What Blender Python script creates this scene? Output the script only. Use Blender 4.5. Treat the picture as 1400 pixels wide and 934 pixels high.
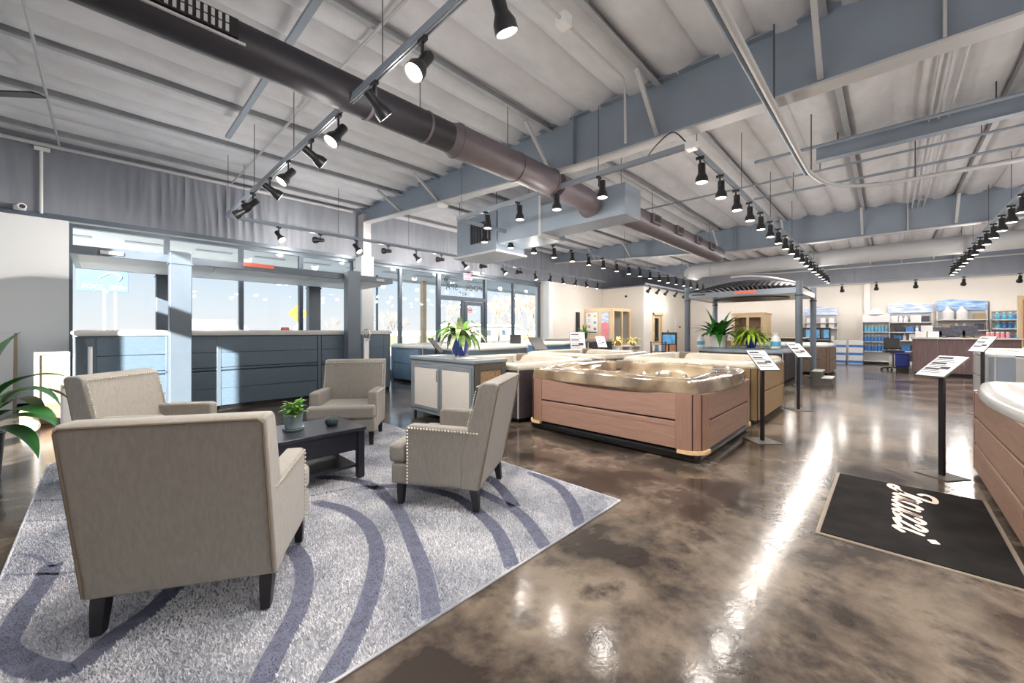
import bpy, bmesh, math, random
import numpy as np
from mathutils import Vector, Matrix
R = math.radians
PI = math.pi
random.seed(7)
for o in list(bpy.data.objects):
    bpy.data.objects.remove(o)
SC = bpy.context.scene
COL = SC.collection

# ------------------------------------------------------------------ camera
# world: X runs along the window wall, Y towards the window wall, Z up (metres)
F, CX, HY, HC = 537.0, 700.0, 453.0, 1.35
cam_d = bpy.data.cameras.new('camera')
cam = bpy.data.objects.new('camera', cam_d)
COL.objects.link(cam)
cam.location = (0, 0, HC)
cam.rotation_euler = (R(90), 0, math.atan2(-0.722, 0.692))
cam_d.sensor_width = 36
cam_d.lens = 36 * F / 1400
cam_d.shift_y = (HY - 467.0) / 1400
cam_d.clip_start = 0.05
cam_d.clip_end = 500
SC.camera = cam

# ------------------------------------------------------------------ colour management
SC.view_settings.view_transform = 'Standard'
SC.view_settings.look = 'None'
SC.view_settings.gamma = 1
SC.view_settings.use_curve_mapping = False
SC.view_settings.exposure = 0.36
SC.cycles.diffuse_bounces = 6
SC.cycles.max_bounces = 12
SC.cycles.transparent_max_bounces = 12
SC.cycles.sample_clamp_indirect = 6
SC.cycles.caustics_reflective = False
SC.cycles.caustics_refractive = False

# ------------------------------------------------------------------ sky
W = bpy.data.worlds.new('sky')
SC.world = W
W.use_nodes = True
nt = W.node_tree
nt.nodes.clear()
wo = nt.nodes.new('ShaderNodeOutputWorld')
bg = nt.nodes.new('ShaderNodeBackground')
ge = nt.nodes.new('ShaderNodeNewGeometry')
sp = nt.nodes.new('ShaderNodeSeparateXYZ')
rp = nt.nodes.new('ShaderNodeValToRGB')
mp = nt.nodes.new('ShaderNodeMath')
mp.operation = 'MULTIPLY'
mp.inputs[1].default_value = -1
nt.links.new(ge.outputs['Incoming'], sp.inputs[0])
nt.links.new(sp.outputs['Z'], mp.inputs[0])
nt.links.new(mp.outputs[0], rp.inputs[0])
rp.color_ramp.elements[0].position = 0.0
rp.color_ramp.elements[0].color = (0.95, 0.95, 0.95, 1)
rp.color_ramp.elements[1].position = 0.55
rp.color_ramp.elements[1].color = (0.33, 0.60, 0.92, 1)
e = rp.color_ramp.elements.new(0.18)
e.color = (0.62, 0.82, 0.98, 1)
bg.inputs["Strength"].default_value = 0.8
nt.links.new(rp.outputs[0], bg.inputs[0])
nt.links.new(bg.outputs[0], wo.inputs[0])

# ------------------------------------------------------------------ sun (low, from behind the left side of the room)
sd = bpy.data.lights.new('sun', 'SUN')
sd.energy = 26.0
sd.angle = R(0.6)
sd.color = (1.0, 0.96, 0.90)
sun = bpy.data.objects.new('sun', sd)
COL.objects.link(sun)
sun.rotation_euler = Vector((0.73, 0.60, -0.30)).to_track_quat('-Z', 'Y').to_euler()
sun.location = (-20, -16, 12)

LAMP_W = 145.0      # power of one track lamp

# ------------------------------------------------------------------ helpers
def lin(c):
    c = c / 255.0
    return c / 12.92 if c <= 0.04045 else ((c + 0.055) / 1.055) ** 2.4

def rgb(r, g, b):
    return (lin(r), lin(g), lin(b), 1)

def mat(name, col, rough=0.6, metal=0.0, var=0.0, scale=6.0, col2=None, stretch=(1, 1, 1), bump=0.0, bscale=None,
        coat=0.0, emit=None, estr=0.0, spec=0.5, detail=4.0, lo=0.35, hi=0.65, sheen=0.0):
    m = bpy.data.materials.new(name)
    m.use_nodes = True
    n = m.node_tree
    b = n.nodes['Principled BSDF']
    c = rgb(*col)
    b.inputs['Base Color'].default_value = c
    b.inputs['Roughness'].default_value = rough
    b.inputs['Metallic'].default_value = metal
    b.inputs['Coat Weight'].default_value = coat
    b.inputs['Coat Roughness'].default_value = 0.08
    b.inputs['Specular IOR Level'].default_value = spec
    b.inputs['Sheen Weight'].default_value = sheen
    if emit:
        b.inputs['Emission Color'].default_value = rgb(*emit)
        b.inputs['Emission Strength'].default_value = estr
    tc = n.nodes.new('ShaderNodeTexCoord')
    mpn = n.nodes.new('ShaderNodeMapping')
    mpn.inputs['Scale'].default_value = stretch
    n.links.new(tc.outputs['Object'], mpn.inputs[0])
    no = n.nodes.new('ShaderNodeTexNoise')
    no.inputs['Scale'].default_value = scale
    no.inputs['Detail'].default_value = detail
    n.links.new(mpn.outputs[0], no.inputs['Vector'])
    if var or col2:
        rr = n.nodes.new('ShaderNodeValToRGB')
        if col2:
            c2 = rgb(*col2)
            rr.color_ramp.elements[0].color = c2
            rr.color_ramp.elements[1].color = c
        else:
            rr.color_ramp.elements[0].color = tuple(min(1, x * (1 - var)) for x in c[:3]) + (1,)
            rr.color_ramp.elements[1].color = tuple(min(1, x * (1 + var)) for x in c[:3]) + (1,)
        rr.color_ramp.elements[0].position = lo
        rr.color_ramp.elements[1].position = hi
        n.links.new(no.outputs['Fac'], rr.inputs[0])
        n.links.new(rr.outputs[0], b.inputs['Base Color'])
    if bump:
        bp = n.nodes.new('ShaderNodeBump')
        bp.inputs['Strength'].default_value = bump
        bp.inputs['Distance'].default_value = 0.01
        if bscale:
            nb = n.nodes.new('ShaderNodeTexNoise')
            nb.inputs['Scale'].default_value = bscale
            nb.inputs['Detail'].default_value = 3
            n.links.new(mpn.outputs[0], nb.inputs['Vector'])
            n.links.new(nb.outputs['Fac'], bp.inputs['Height'])
        else:
            n.links.new(no.outputs['Fac'], bp.inputs['Height'])
        n.links.new(bp.outputs[0], b.inputs['Normal'])
    return m

def glass_mat(name, tint=(1, 1, 1), refl=0.08):
    m = bpy.data.materials.new(name)
    m.use_nodes = True
    n = m.node_tree
    n.nodes.clear()
    out = n.nodes.new('ShaderNodeOutputMaterial')
    tr = n.nodes.new('ShaderNodeBsdfTransparent')
    tr.inputs[0].default_value = tint + (1,)
    gl = n.nodes.new('ShaderNodeBsdfGlossy')
    gl.inputs['Roughness'].default_value = 0.02
    mx = n.nodes.new('ShaderNodeMixShader')
    mx.inputs[0].default_value = refl
    n.links.new(tr.outputs[0], mx.inputs[1])
    n.links.new(gl.outputs[0], mx.inputs[2])
    n.links.new(mx.outputs[0], out.inputs[0])
    return m

class MB:
    """collects shapes, build() links them as ONE mesh object"""
    def __init__(self):
        self.v = []
        self.f = []
    def add(self, vs, fs):
        o = len(self.v)
        self.v += [tuple(p) for p in vs]
        self.f += [tuple(i + o for i in q) for q in fs]
        return self
    def box(self, x0, y0, z0, x1, y1, z1):
        vs = [(x0, y0, z0), (x1, y0, z0), (x1, y1, z0), (x0, y1, z0), (x0, y0, z1), (x1, y0, z1), (x1, y1, z1), (x0, y1, z1)]
        return self.add(vs, [(0, 3, 2, 1), (4, 5, 6, 7), (0, 1, 5, 4), (1, 2, 6, 5), (2, 3, 7, 6), (3, 0, 4, 7)])
    def obox(self, c, s, M=None):
        M = M or Matrix.Identity(3)
        vs = []
        for z in (-.5, .5):
            for x, y in ((-.5, -.5), (.5, -.5), (.5, .5), (-.5, .5)):
                vs.append(Vector(c) + M @ Vector((x * s[0], y * s[1], z * s[2])))
        return self.add(vs, [(0, 3, 2, 1), (4, 5, 6, 7), (0, 1, 5, 4), (1, 2, 6, 5), (2, 3, 7, 6), (3, 0, 4, 7)])
    def cyl(self, p0, p1, r0, r1=None, n=12, caps=True):
        r1 = r0 if r1 is None else r1
        p0 = Vector(p0); p1 = Vector(p1)
        d = (p1 - p0).normalized()
        a = d.orthogonal().normalized(); b = d.cross(a)
        vs = []
        for p, r in ((p0, r0), (p1, r1)):
            for i in range(n):
                t = 2 * PI * i / n
                vs.append(p + a * (r * math.cos(t)) + b * (r * math.sin(t)))
        fs = [(i, (i + 1) % n, n + (i + 1) % n, n + i) for i in range(n)]
        if caps:
            fs += [tuple(reversed(range(n))), tuple(range(n, 2 * n))]
        return self.add(vs, fs)
    def lathe(self, prof, n=20, c=(0, 0, 0)):
        vs = []
        for r, z in prof:
            for i in range(n):
                t = 2 * PI * i / n
                vs.append((c[0] + r * math.cos(t), c[1] + r * math.sin(t), c[2] + z))
        fs = []
        for k in range(len(prof) - 1):
            for i in range(n):
                j = (i + 1) % n
                fs.append((k * n + i, k * n + j, (k + 1) * n + j, (k + 1) * n + i))
        fs.append(tuple(reversed(range(n))))
        fs.append(tuple(range((len(prof) - 1) * n, len(prof) * n)))
        return self.add(vs, fs)
    def tube(self, pts, r, n=8, closed=False):
        pts = [Vector(p) for p in pts]
        m = len(pts)
        rs = r if isinstance(r, (list, tuple)) else [r] * m
        vs = []
        a = None
        for k in range(m):
            if closed:
                d = (pts[(k + 1) % m] - pts[k - 1]).normalized()
            else:
                d = (pts[min(k + 1, m - 1)] - pts[max(k - 1, 0)]).normalized()
            if a is None:
                a = d.orthogonal().normalized()
            else:
                a = (a - d * a.dot(d))
                a = a.normalized() if a.length > 1e-6 else d.orthogonal().normalized()
            b = d.cross(a)
            for i in range(n):
                t = 2 * PI * i / n
                vs.append(pts[k] + a * (rs[k] * math.cos(t)) + b * (rs[k] * math.sin(t)))
        fs = []
        for k in range(m if closed else m - 1):
            k2 = (k + 1) % m
            for i in range(n):
                j = (i + 1) % n
                fs.append((k * n + i, k * n + j, k2 * n + j, k2 * n + i))
        if not closed:
            fs += [tuple(reversed(range(n))), tuple(range((m - 1) * n, m * n))]
        return self.add(vs, fs)
    def prism(self, poly, z0, z1):
        n = len(poly)
        vs = [(x, y, z0) for x, y in poly] + [(x, y, z1) for x, y in poly]
        fs = [(i, (i + 1) % n, n + (i + 1) % n, n + i) for i in range(n)]
        fs += [tuple(reversed(range(n))), tuple(range(n, 2 * n))]
        return self.add(vs, fs)
    def prismx(self, poly, x0, x1):      # polygon in (y, z), extruded along x
        n = len(poly)
        vs = [(x0, y, z) for y, z in poly] + [(x1, y, z) for y, z in poly]
        fs = [(i, (i + 1) % n, n + (i + 1) % n, n + i) for i in range(n)]
        fs += [tuple(reversed(range(n))), tuple(range(n, 2 * n))]
        return self.add(vs, fs)
    def prismy(self, poly, y0, y1):      # polygon in (x, z), extruded along y
        n = len(poly)
        vs = [(x, y0, z) for x, z in poly] + [(x, y1, z) for x, z in poly]
        fs = [(i, (i + 1) % n, n + (i + 1) % n, n + i) for i in range(n)]
        fs += [tuple(reversed(range(n))), tuple(range(n, 2 * n))]
        return self.add(vs, fs)
    def mesh(self, name, m, smooth=False):
        me = bpy.data.meshes.new(name)
        me.from_pydata(self.v, [], self.f)
        bm = bmesh.new(); bm.from_mesh(me)
        bmesh.ops.recalc_face_normals(bm, faces=bm.faces)
        bm.to_mesh(me); bm.free()
        me.materials.append(m)
        if smooth:
            me.shade_smooth()
            me.set_sharp_from_angle(angle=R(38))
        return me
    def build(self, name, m, parent=None, smooth=False, bevel=0, seg=2, loc=None, rot=None):
        o = bpy.data.objects.new(name, self.mesh(name, m, smooth or bevel > 0))
        COL.objects.link(o)
        if parent:
            o.parent = parent
        if loc:
            o.location = loc
        if rot:
            o.rotation_euler = rot
        if bevel:
            md = o.modifiers.new('bevel', 'BEVEL')
            md.width = bevel
            md.segments = seg
            md.limit_method = 'ANGLE'
            md.angle_limit = R(40)
        return o

def tag(o, label=None, cat=None, group=None, kind=None):
    if label: o['label'] = label
    if cat: o['category'] = cat
    if group: o['group'] = group
    if kind: o['kind'] = kind
    return o

def thing(name, label, cat, loc=(0, 0, 0), rz=0, group=None):
    o = bpy.data.objects.new(name, None)
    o.empty_display_size = 0.1
    COL.objects.link(o)
    o.location = loc
    o.rotation_euler = (0, 0, rz)
    return tag(o, label, cat, group)

def struct(o):
    o['kind'] = 'structure'
    return o

def kids(o):
    return [c for c in COL.objects if c.parent == o]

def dup(src, loc=None, rot=None, label=None, group=None):
    idx = {}
    for c in COL.objects:
        if c.parent:
            idx.setdefault(c.parent.name, []).append(c)
    def cp(o, par):
        c = o.copy()
        COL.objects.link(c)
        c.parent = par
        for k in idx.get(o.name, []):
            cp(k, c)
        return c
    r = cp(src, None)
    if loc is not None: r.location = loc
    if rot is not None: r.rotation_euler = rot
    if label: r['label'] = label
    if group: r['group'] = group
    return r

def px_floor(px, py, z=0.0):
    """the point at height z that a photo pixel looks at"""
    a = (px - CX) / F; b = (HY - py) / F
    t = (z - HC) / b
    return ((.692 * a + .722) * t, (-.722 * a + .692) * t)

def text_mesh(body, size, extrude=0.001, shear=0.0, offset=0.0, spacing=1.0):
    cu = bpy.data.curves.new('txt', 'FONT')
    cu.body = body; cu.size = size; cu.extrude = extrude; cu.shear = shear; cu.offset = offset
    cu.align_x = 'CENTER'; cu.space_character = spacing
    cu.resolution_u = 3
    o = bpy.data.objects.new('txt', cu)
    COL.objects.link(o)
    dg = bpy.context.evaluated_depsgraph_get()
    me = bpy.data.meshes.new_from_object(o.evaluated_get(dg))
    bpy.data.objects.remove(o)
    return me

def text_part(name, body, size, m, parent, loc, rot, **kw):
    me = text_mesh(body, size, **kw)
    me.materials.clear(); me.materials.append(m)
    o = bpy.data.objects.new(name, me)
    COL.objects.link(o)
    o.parent = parent; o.location = loc; o.rotation_euler = rot
    return o

def catmull(pts, k=8):
    P = [Vector(p) for p in pts]
    out = []
    for i in range(len(P) - 1):
        p0 = P[max(i - 1, 0)]; p1 = P[i]; p2 = P[i + 1]; p3 = P[min(i + 2, len(P) - 1)]
        for j in range(k):
            t = j / k
            out.append(0.5 * ((2 * p1) + (p2 - p0) * t + (2 * p0 - 5 * p1 + 4 * p2 - p3) * t * t + (3 * p1 - p0 - 3 * p2 + p3) * t ** 3))
    out.append(P[-1])
    return out

# ------------------------------------------------------------------ materials
def floor_material():
    m = bpy.data.materials.new('polished_concrete')
    m.use_nodes = True
    n = m.node_tree
    b = n.nodes['Principled BSDF']
    tc = n.nodes.new('ShaderNodeTexCoord')
    def noise(sc, det, dist=0.0, stretch=(1, 1, 1)):
        mpn = n.nodes.new('ShaderNodeMapping'); mpn.inputs['Scale'].default_value = stretch
        n.links.new(tc.outputs['Object'], mpn.inputs[0])
        q = n.nodes.new('ShaderNodeTexNoise')
        q.inputs['Scale'].default_value = sc; q.inputs['Detail'].default_value = det
        q.inputs['Roughness'].default_value = 0.6; q.inputs['Distortion'].default_value = dist
        n.links.new(mpn.outputs[0], q.inputs['Vector'])
        return q
    a = noise(1.3, 9, 0.15)
    r1 = n.nodes.new('ShaderNodeValToRGB')
    r1.color_ramp.elements[0].position = 0.42; r1.color_ramp.elements[0].color = rgb(52, 45, 41)
    r1.color_ramp.elements[1].position = 0.58; r1.color_ramp.elements[1].color = rgb(122, 110, 98)
    n.links.new(a.outputs['Fac'], r1.inputs[0])
    c = noise(2.6, 8, 0.2)
    r2 = n.nodes.new('ShaderNodeValToRGB')
    r2.color_ramp.elements[0].position = 0.53; r2.color_ramp.elements[0].color = (0, 0, 0, 1)
    r2.color_ramp.elements[1].position = 0.64; r2.color_ramp.elements[1].color = (0.8, 0.8, 0.8, 1)
    n.links.new(c.outputs['Fac'], r2.inputs[0])
    mx = n.nodes.new('ShaderNodeMixRGB')
    mx.inputs[2].default_value = rgb(44, 39, 38)
    n.links.new(r2.outputs[0], mx.inputs[0]); n.links.new(r1.outputs[0], mx.inputs[1])
    d = noise(60, 2)
    r3 = n.nodes.new('ShaderNodeValToRGB')
    r3.color_ramp.elements[0].color = (0.8, 0.8, 0.8, 1); r3.color_ramp.elements[1].color = (1.1, 1.1, 1.1, 1)
    n.links.new(d.outputs['Fac'], r3.inputs[0])
    ml = n.nodes.new('ShaderNodeMixRGB'); ml.blend_type = 'MULTIPLY'; ml.inputs[0].default_value = 0.6
    n.links.new(mx.outputs[0], ml.inputs[1]); n.links.new(r3.outputs[0], ml.inputs[2])
    n.links.new(ml.outputs[0], b.inputs['Base Color'])
    b.inputs['Roughness'].default_value = 0.16
    b.inputs['Specular IOR Level'].default_value = 0.45
    b.inputs['Coat Weight'].default_value = 0.25
    b.inputs['Coat Roughness'].default_value = 0.10
    bp = n.nodes.new('ShaderNodeBump'); bp.inputs['Strength'].default_value = 0.10; bp.inputs['Distance'].default_value = 0.01
    e2 = noise(14, 3)
    n.links.new(e2.outputs['Fac'], bp.inputs['Height'])
    n.links.new(bp.outputs[0], b.inputs['Normal']); n.links.new(bp.outputs[0], b.inputs['Coat Normal'])
    return m

M = {}
M['floor'] = floor_material()
M['insul'] = mat('ceiling_insulation_facing', (206, 206, 210), 0.75, var=0.06, scale=2.5, bump=0.25, bscale=5, stretch=(1, 2, 1))
M['drape'] = mat('wall_insulation_fabric', (128, 132, 142), 0.6, var=0.08, scale=2, bump=0.4, bscale=4.0, stretch=(3, 1, .5))
M['steel'] = mat('slate_painted_steel', (132, 143, 156), 0.5, var=0.04, scale=2)
M['steel_lt'] = mat('light_painted_steel', (182, 182, 184), 0.5, var=0.04, scale=2)
M['purlin'] = mat('galvanised_purlin', (160, 162, 166), 0.5, metal=0.0, var=0.08, scale=4)
M['dark_line'] = mat('dark_purlin_shadow_paint', (58, 60, 66), 0.6, var=0.05)
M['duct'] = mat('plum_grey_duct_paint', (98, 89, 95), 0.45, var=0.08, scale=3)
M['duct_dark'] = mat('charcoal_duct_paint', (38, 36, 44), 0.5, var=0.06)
M['black'] = mat('black_metal', (24, 24, 27), 0.4, var=0.05)
M['blackgloss'] = mat('black_gloss', (22, 23, 30), 0.15, var=0.05)
M['wire'] = mat('wire_grey', (90, 92, 96), 0.4, metal=0.5, var=0.05)
M['railm'] = mat('track_rail_grey', (140, 142, 146), 0.35, metal=0.4, var=0.04)
M['white'] = mat('white_paint', (226, 226, 226), 0.6, var=0.02, scale=2)
M['wallwhite'] = mat('cool_white_wall', (226, 228, 230), 0.7, var=0.015, scale=1.2)
M['cream'] = mat('cream_wall', (224, 219, 212), 0.75, var=0.015, scale=1.2)
M['frame'] = mat('window_frame_slate', (88, 98, 110), 0.4, metal=0.3, var=0.04)
M['glass'] = glass_mat('window_glass', (0.97, 0.99, 1.0), 0.02)
M['fabric'] = mat('taupe_chair_fabric', (150, 145, 138), 0.85, var=0.07, scale=60, bump=0.25, bscale=220, stretch=(1, 1, .25), sheen=0.25)
M['piping'] = mat('taupe_piping', (128, 115, 100), 0.85, var=0.05)
M['nail'] = mat('pewter_nailhead', (226, 218, 204), 0.3, metal=0.5, var=0.05)
M['leg'] = mat('espresso_leg', (30, 28, 32), 0.35, var=0.1, scale=8)
M['table'] = mat('espresso_table', (40, 42, 52), 0.28, var=0.12, scale=5, stretch=(1, 8, 8))
M['slate'] = mat('slate_swim_spa_panel', (84, 100, 113), 0.45, var=0.08, scale=14, stretch=(1, 1, 6), bump=0.1)
M['slate_dk'] = mat('slate_blue_metal', (92, 102, 112), 0.4, metal=0.2, var=0.03)
M['acrylic'] = mat('white_acrylic', (196, 196, 194), 0.22, var=0.02, scale=3, coat=0.3)
M['canopyw'] = mat('white_canopy_panel', (232, 234, 234), 0.5, var=0.02)
M['brownwood'] = mat('redwood_synthetic_panel', (160, 126, 112), 0.5, var=0.10, scale=7, stretch=(14, .6, 14), bump=0.12, bscale=30)
M['brownpost'] = mat('redwood_synthetic_post', (150, 116, 101), 0.5, var=0.10, scale=7, stretch=(14, 14, .6), bump=0.12, bscale=30)
M['brownside'] = mat('redwood_synthetic_side', (152, 122, 106), 0.5, var=0.10, scale=7, stretch=(.6, 14, 14), bump=0.12, bscale=30)
M['bronze'] = mat('bronze_marbled_acrylic', (186, 168, 140), 0.10, col2=(112, 94, 76), scale=2.4, detail=6, coat=0.8, metal=0.1)
M['tan'] = mat('tan_panel', (162, 136, 100), 0.5, var=0.08, scale=8, stretch=(.8, 14, 14))
M['tanpost'] = mat('tan_post', (140, 118, 84), 0.5, var=0.08, scale=8, stretch=(14, 14, .8))
M['cream_ac'] = mat('cream_marbled_acrylic', (184, 176, 162), 0.22, var=0.08, scale=4, coat=0.4)
M['darkpanel'] = mat('dark_espresso_panel', (58, 52, 56), 0.45, var=0.15, scale=8, stretch=(1, 1, 8))
M['greypanel'] = mat('grey_brown_panel', (130, 112, 98), 0.5, var=0.18, scale=9, stretch=(8, 8, .8))
M['bluepanel'] = mat('steel_blue_panel', (96, 132, 164), 0.35, var=0.06, scale=5)
M['base'] = mat('black_tub_base', (26, 24, 26), 0.3, var=0.1)
M['foam'] = mat('raw_foam_edge', (226, 196, 150), 0.9, var=0.08, scale=30)
M['chrome'] = mat('chrome', (225, 226, 230), 0.12, metal=1.0, var=0.02)
M['pillow'] = mat('taupe_spa_pillow', (120, 108, 96), 0.6, var=0.05)
M['cab'] = mat('pewter_cabinet_frame', (140, 147, 152), 0.4, metal=0.3, var=0.04)
M['cabdark'] = mat('umber_cabinet_side', (84, 80, 76), 0.5, var=0.06)
M['cabdoor'] = mat('whitewashed_door_panel', (216, 210, 202), 0.55, var=0.06, scale=10, stretch=(14, 1, 30))
M['rattan'] = mat('woven_rattan', (156, 128, 98), 0.8, var=0.45, scale=70, bump=0.6)
M['desk'] = mat('plum_brown_laminate', (106, 86, 88), 0.4, var=0.18, scale=6, stretch=(6, 6, .35))
M['maple'] = mat('pale_maple', (224, 198, 160), 0.5, var=0.08, scale=5, stretch=(6, 6, .5))
M['print'] = mat('print_ink', (70, 72, 80), 0.6, var=0.1)
M['paper'] = mat('sign_paper', (236, 236, 238), 0.4, var=0.01)
M['blue'] = mat('cobalt_glaze', (34, 62, 150), 0.15, var=0.12, scale=4, coat=0.5)
M['teal'] = mat('teal_glaze', (138, 154, 158), 0.25, var=0.18, scale=9, coat=0.4)
M['tealdk'] = mat('dark_teal_glass', (60, 78, 82), 0.12, var=0.2, scale=9, coat=0.5)
M['soil'] = mat('potting_soil', (48, 38, 30), 0.95, var=0.3, scale=40)
M['leaf'] = mat('deep_green_leaf', (44, 110, 38), 0.38, var=0.3, scale=6)
M['leaf2'] = mat('fresh_green_leaf', (104, 160, 56), 0.45, var=0.3, scale=8)
M['leaf3'] = mat('lime_fern_leaf', (160, 190, 62), 0.5, var=0.25, scale=8)
M['leaf4'] = mat('variegated_leaf', (150, 176, 106), 0.45, col2=(226, 226, 196), scale=30)
M['leafy'] = mat('pale_yellow_flower', (226, 214, 140), 0.6, var=0.2, scale=12)
M['carton'] = mat('peach_carton', (176, 128, 98), 0.8, var=0.04)
M['kraft'] = mat('cream_tube', (186, 168, 138), 0.75, var=0.04)
M['cartonw'] = mat('ivory_carton', (158, 140, 116), 0.7, var=0.03)
M['matc'] = mat('charcoal_mat', (40, 38, 38), 0.95, spec=0.1, var=0.22, scale=5, bump=0.4, bscale=400)
M['mate'] = mat('mat_rubber_edge', (140, 130, 118), 0.8, var=0.05)
M['logo'] = mat('cream_mat_lettering', (240, 222, 208), 0.9, var=0.05, scale=80)
M['salmon'] = mat('salmon_panel', (232, 120, 100), 0.5, var=0.05)
M['banner'] = mat('blue_wave_banner', (74, 136, 206), 0.4, col2=(190, 216, 240), scale=2.2, stretch=(1, 1.2, 6))
M['bannerl'] = mat('pale_wave_banner', (150, 178, 222), 0.4, col2=(226, 232, 244), scale=2.2, stretch=(1, 1.2, 6))
M['bluebin'] = mat('blue_plastic', (26, 50, 140), 0.35, var=0.06)
M['prodblue'] = mat('blue_product_label', (60, 128, 206), 0.35, var=0.2, scale=14)
M['prodcyan'] = mat('cyan_product_label', (96, 176, 210), 0.35, var=0.2, scale=14)
M['prodwhite'] = mat('white_plastic_product', (236, 236, 238), 0.4, var=0.03)
M['prodpink'] = mat('pink_product_label', (226, 140, 150), 0.4, var=0.1)
M['proddark'] = mat('dark_printed_box', (70, 72, 84), 0.5, var=0.3, scale=12)
M['lampface'] = mat('lamp_and_fill_glow', (255, 244, 224), 0.4, emit=(255, 238, 210), estr=9.0)
M['screen'] = mat('blue_lit_screen', (88, 140, 180), 0.3, emit=(70, 140, 190), estr=0.3, var=0.4, scale=5)
M['exit'] = mat('red_exit_sign_face', (230, 90, 110), 0.4, emit=(255, 110, 130), estr=0.8)
M['soffit'] = mat('white_soffit', (244, 242, 238), 0.7, var=0.02)
M['grass'] = mat('winter_grass', (140, 134, 104), 0.95, var=0.15, scale=0.4)
M['bounce_paving'] = mat('bounce_paving', (214, 214, 212), 0.9, var=0.08, scale=1)  # paving colour raised so it bounces sun up to the soffit
M['bark'] = mat('bare_winter_bark', (120, 102, 88), 0.9, var=0.15, scale=6)
M['signblue'] = mat('pale_blue_sign', (84, 108, 134), 0.6, var=0.05)
M['concrete'] = mat('pale_concrete', (206, 204, 200), 0.9, var=0.06)
M['tanpole'] = mat('tan_painted_post', (214, 188, 158), 0.7, var=0.05)
M['yellow'] = mat('yellow_road_sign', (150, 112, 52), 0.5, var=0.05)
M['brownch'] = mat('woven_brown_chair', (150, 112, 84), 0.6, var=0.2, scale=20, stretch=(8, 8, 1))
M['decal'] = mat('black_window_lettering', (40, 44, 50), 0.6, var=0.05)
M['reddecal'] = mat('red_window_sticker', (220, 70, 80), 0.6, var=0.05)

# ================================================================== STRUCTURE
XW, XE, YS, YN = -3.2, 22.9, -7.0, 10.8      # west, east, south, north faces of the hall
def zroof(y):
    return 4.66 + 0.0195 * y

struct(MB().box(XW - .3, YS - .3, -.2, XE + .3, YN + .35, 0).build('floor', M['floor']))

# ceiling: insulation facing that sags in strips between its seams
PURL = [10.35, 8.65, 7.1, 5.5, 4.0, 2.2, 0.5, -1.15, -2.8, -4.4, -6.0]
seams = [YN + .3]
for a, b in zip(PURL[:-1], PURL[1:]):
    seams += [a, a + (b - a) / 3, a + (b - a) * 2 / 3]
seams += [PURL[-1], YS - .3]
prof = []
for a, b in zip(seams[:-1], seams[1:]):
    for k in range(6):
        s = k / 6
        y = a + (b - a) * s
        prof.append((y, zroof(y) - 0.10 * math.sin(PI * s) ** 0.7))
prof.append((seams[-1], zroof(seams[-1])))
mb = MB()
xs = np.linspace(XW - .3, XE + .3, 60)
for x in xs:
    for i, (y, z) in enumerate(prof):
        mb.v.append((x, y, z + 0.012 * math.sin(x * 2.1 + i * .35) * math.sin(y * 1.7 + x)))
n = len(prof)
for i in range(len(xs) - 1):
    for j in range(n - 1):
        mb.f.append((i * n + j, i * n + j + 1, (i + 1) * n + j + 1, (i + 1) * n + j))
ceil = struct(mb.build('ceiling', M['insul'], smooth=True))
MB().box(XW - .5, YS - .5, 5.0, XE + .5, YN + .4, 5.1).build('sun_block_slab', M['steel'], ceil)  # unseen slab above the ceiling, put in to block the sun

# --- north (window) wall
wn = struct(MB().box(XW, YN, 0, -.42, YN + .3, 3.42).build('wall_north', M['wallwhite']))
MB().box(XW, YN - .02, 3.36, 13.15, YN + .25, 3.45).build('window_header', M['frame'], wn)
MB().box(13.05, YN - .25, 0, 17.7, YN + .3, 3.5).build('cream_wall_panel', M['cream'], wn)
MB().box(XW, YN + .12, 3.4, XE, YN + .3, 5.0).build('wall_backing', M['drape'], wn)
def drape(name, pts_fn, length, z0, z1, parent, amp=.05, seed=1):
    rnd = random.Random(seed)
    waves = [(rnd.uniform(5, 32), rnd.uniform(0, 6), rnd.uniform(.2, 1), rnd.uniform(-.8, .8)) for _ in range(9)]
    nx, nz = int(length * 40), 16
    m = MB()
    for i in range(nx + 1):
        s = length * i / nx
        for k in range(nz + 1):
            t = k / nz
            env = 0.12 + 0.88 * max(0, math.sin(s * .8 - 2.6)) ** .7
            d = sum(a * math.sin(w * s + p + tilt * t * 4) for w, p, a, tilt in waves) / 3.2
            d = abs(d) ** .8
            m.v.append(pts_fn(s, z0 + (z1 - z0) * t, amp * env * d * math.sin(PI * (0.08 + .9 * t))))
    for i in range(nx):
        for k in range(nz):
            a = i * (nz + 1) + k
            m.f.append((a, a + 1, a + nz + 2, a + nz + 1))
    return m.build(name, M['drape'], parent, smooth=True)
drape('insulation_drape', lambda s, z, d: (XW + s, YN + .02 + d, z), XE - XW, 3.44, 4.9, wn, .05, 3)
# a jamb return where the windows end
struct(MB().box(13.0, 10.3, 0, 13.3, 10.62, 3.42).build('trim_1', M['white'], bevel=.01))
# white boxed column between the two groups of windows
pc = struct(MB().box(4.86, 10.28, 0, 5.2, 10.7, 3.40).build('trim_2', M['wallwhite'], bevel=.012))
MB().box(4.98, 10.45, 3.40, 5.2, 10.76, 4.6).build('steel_column', M['steel_lt'], pc)

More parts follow.
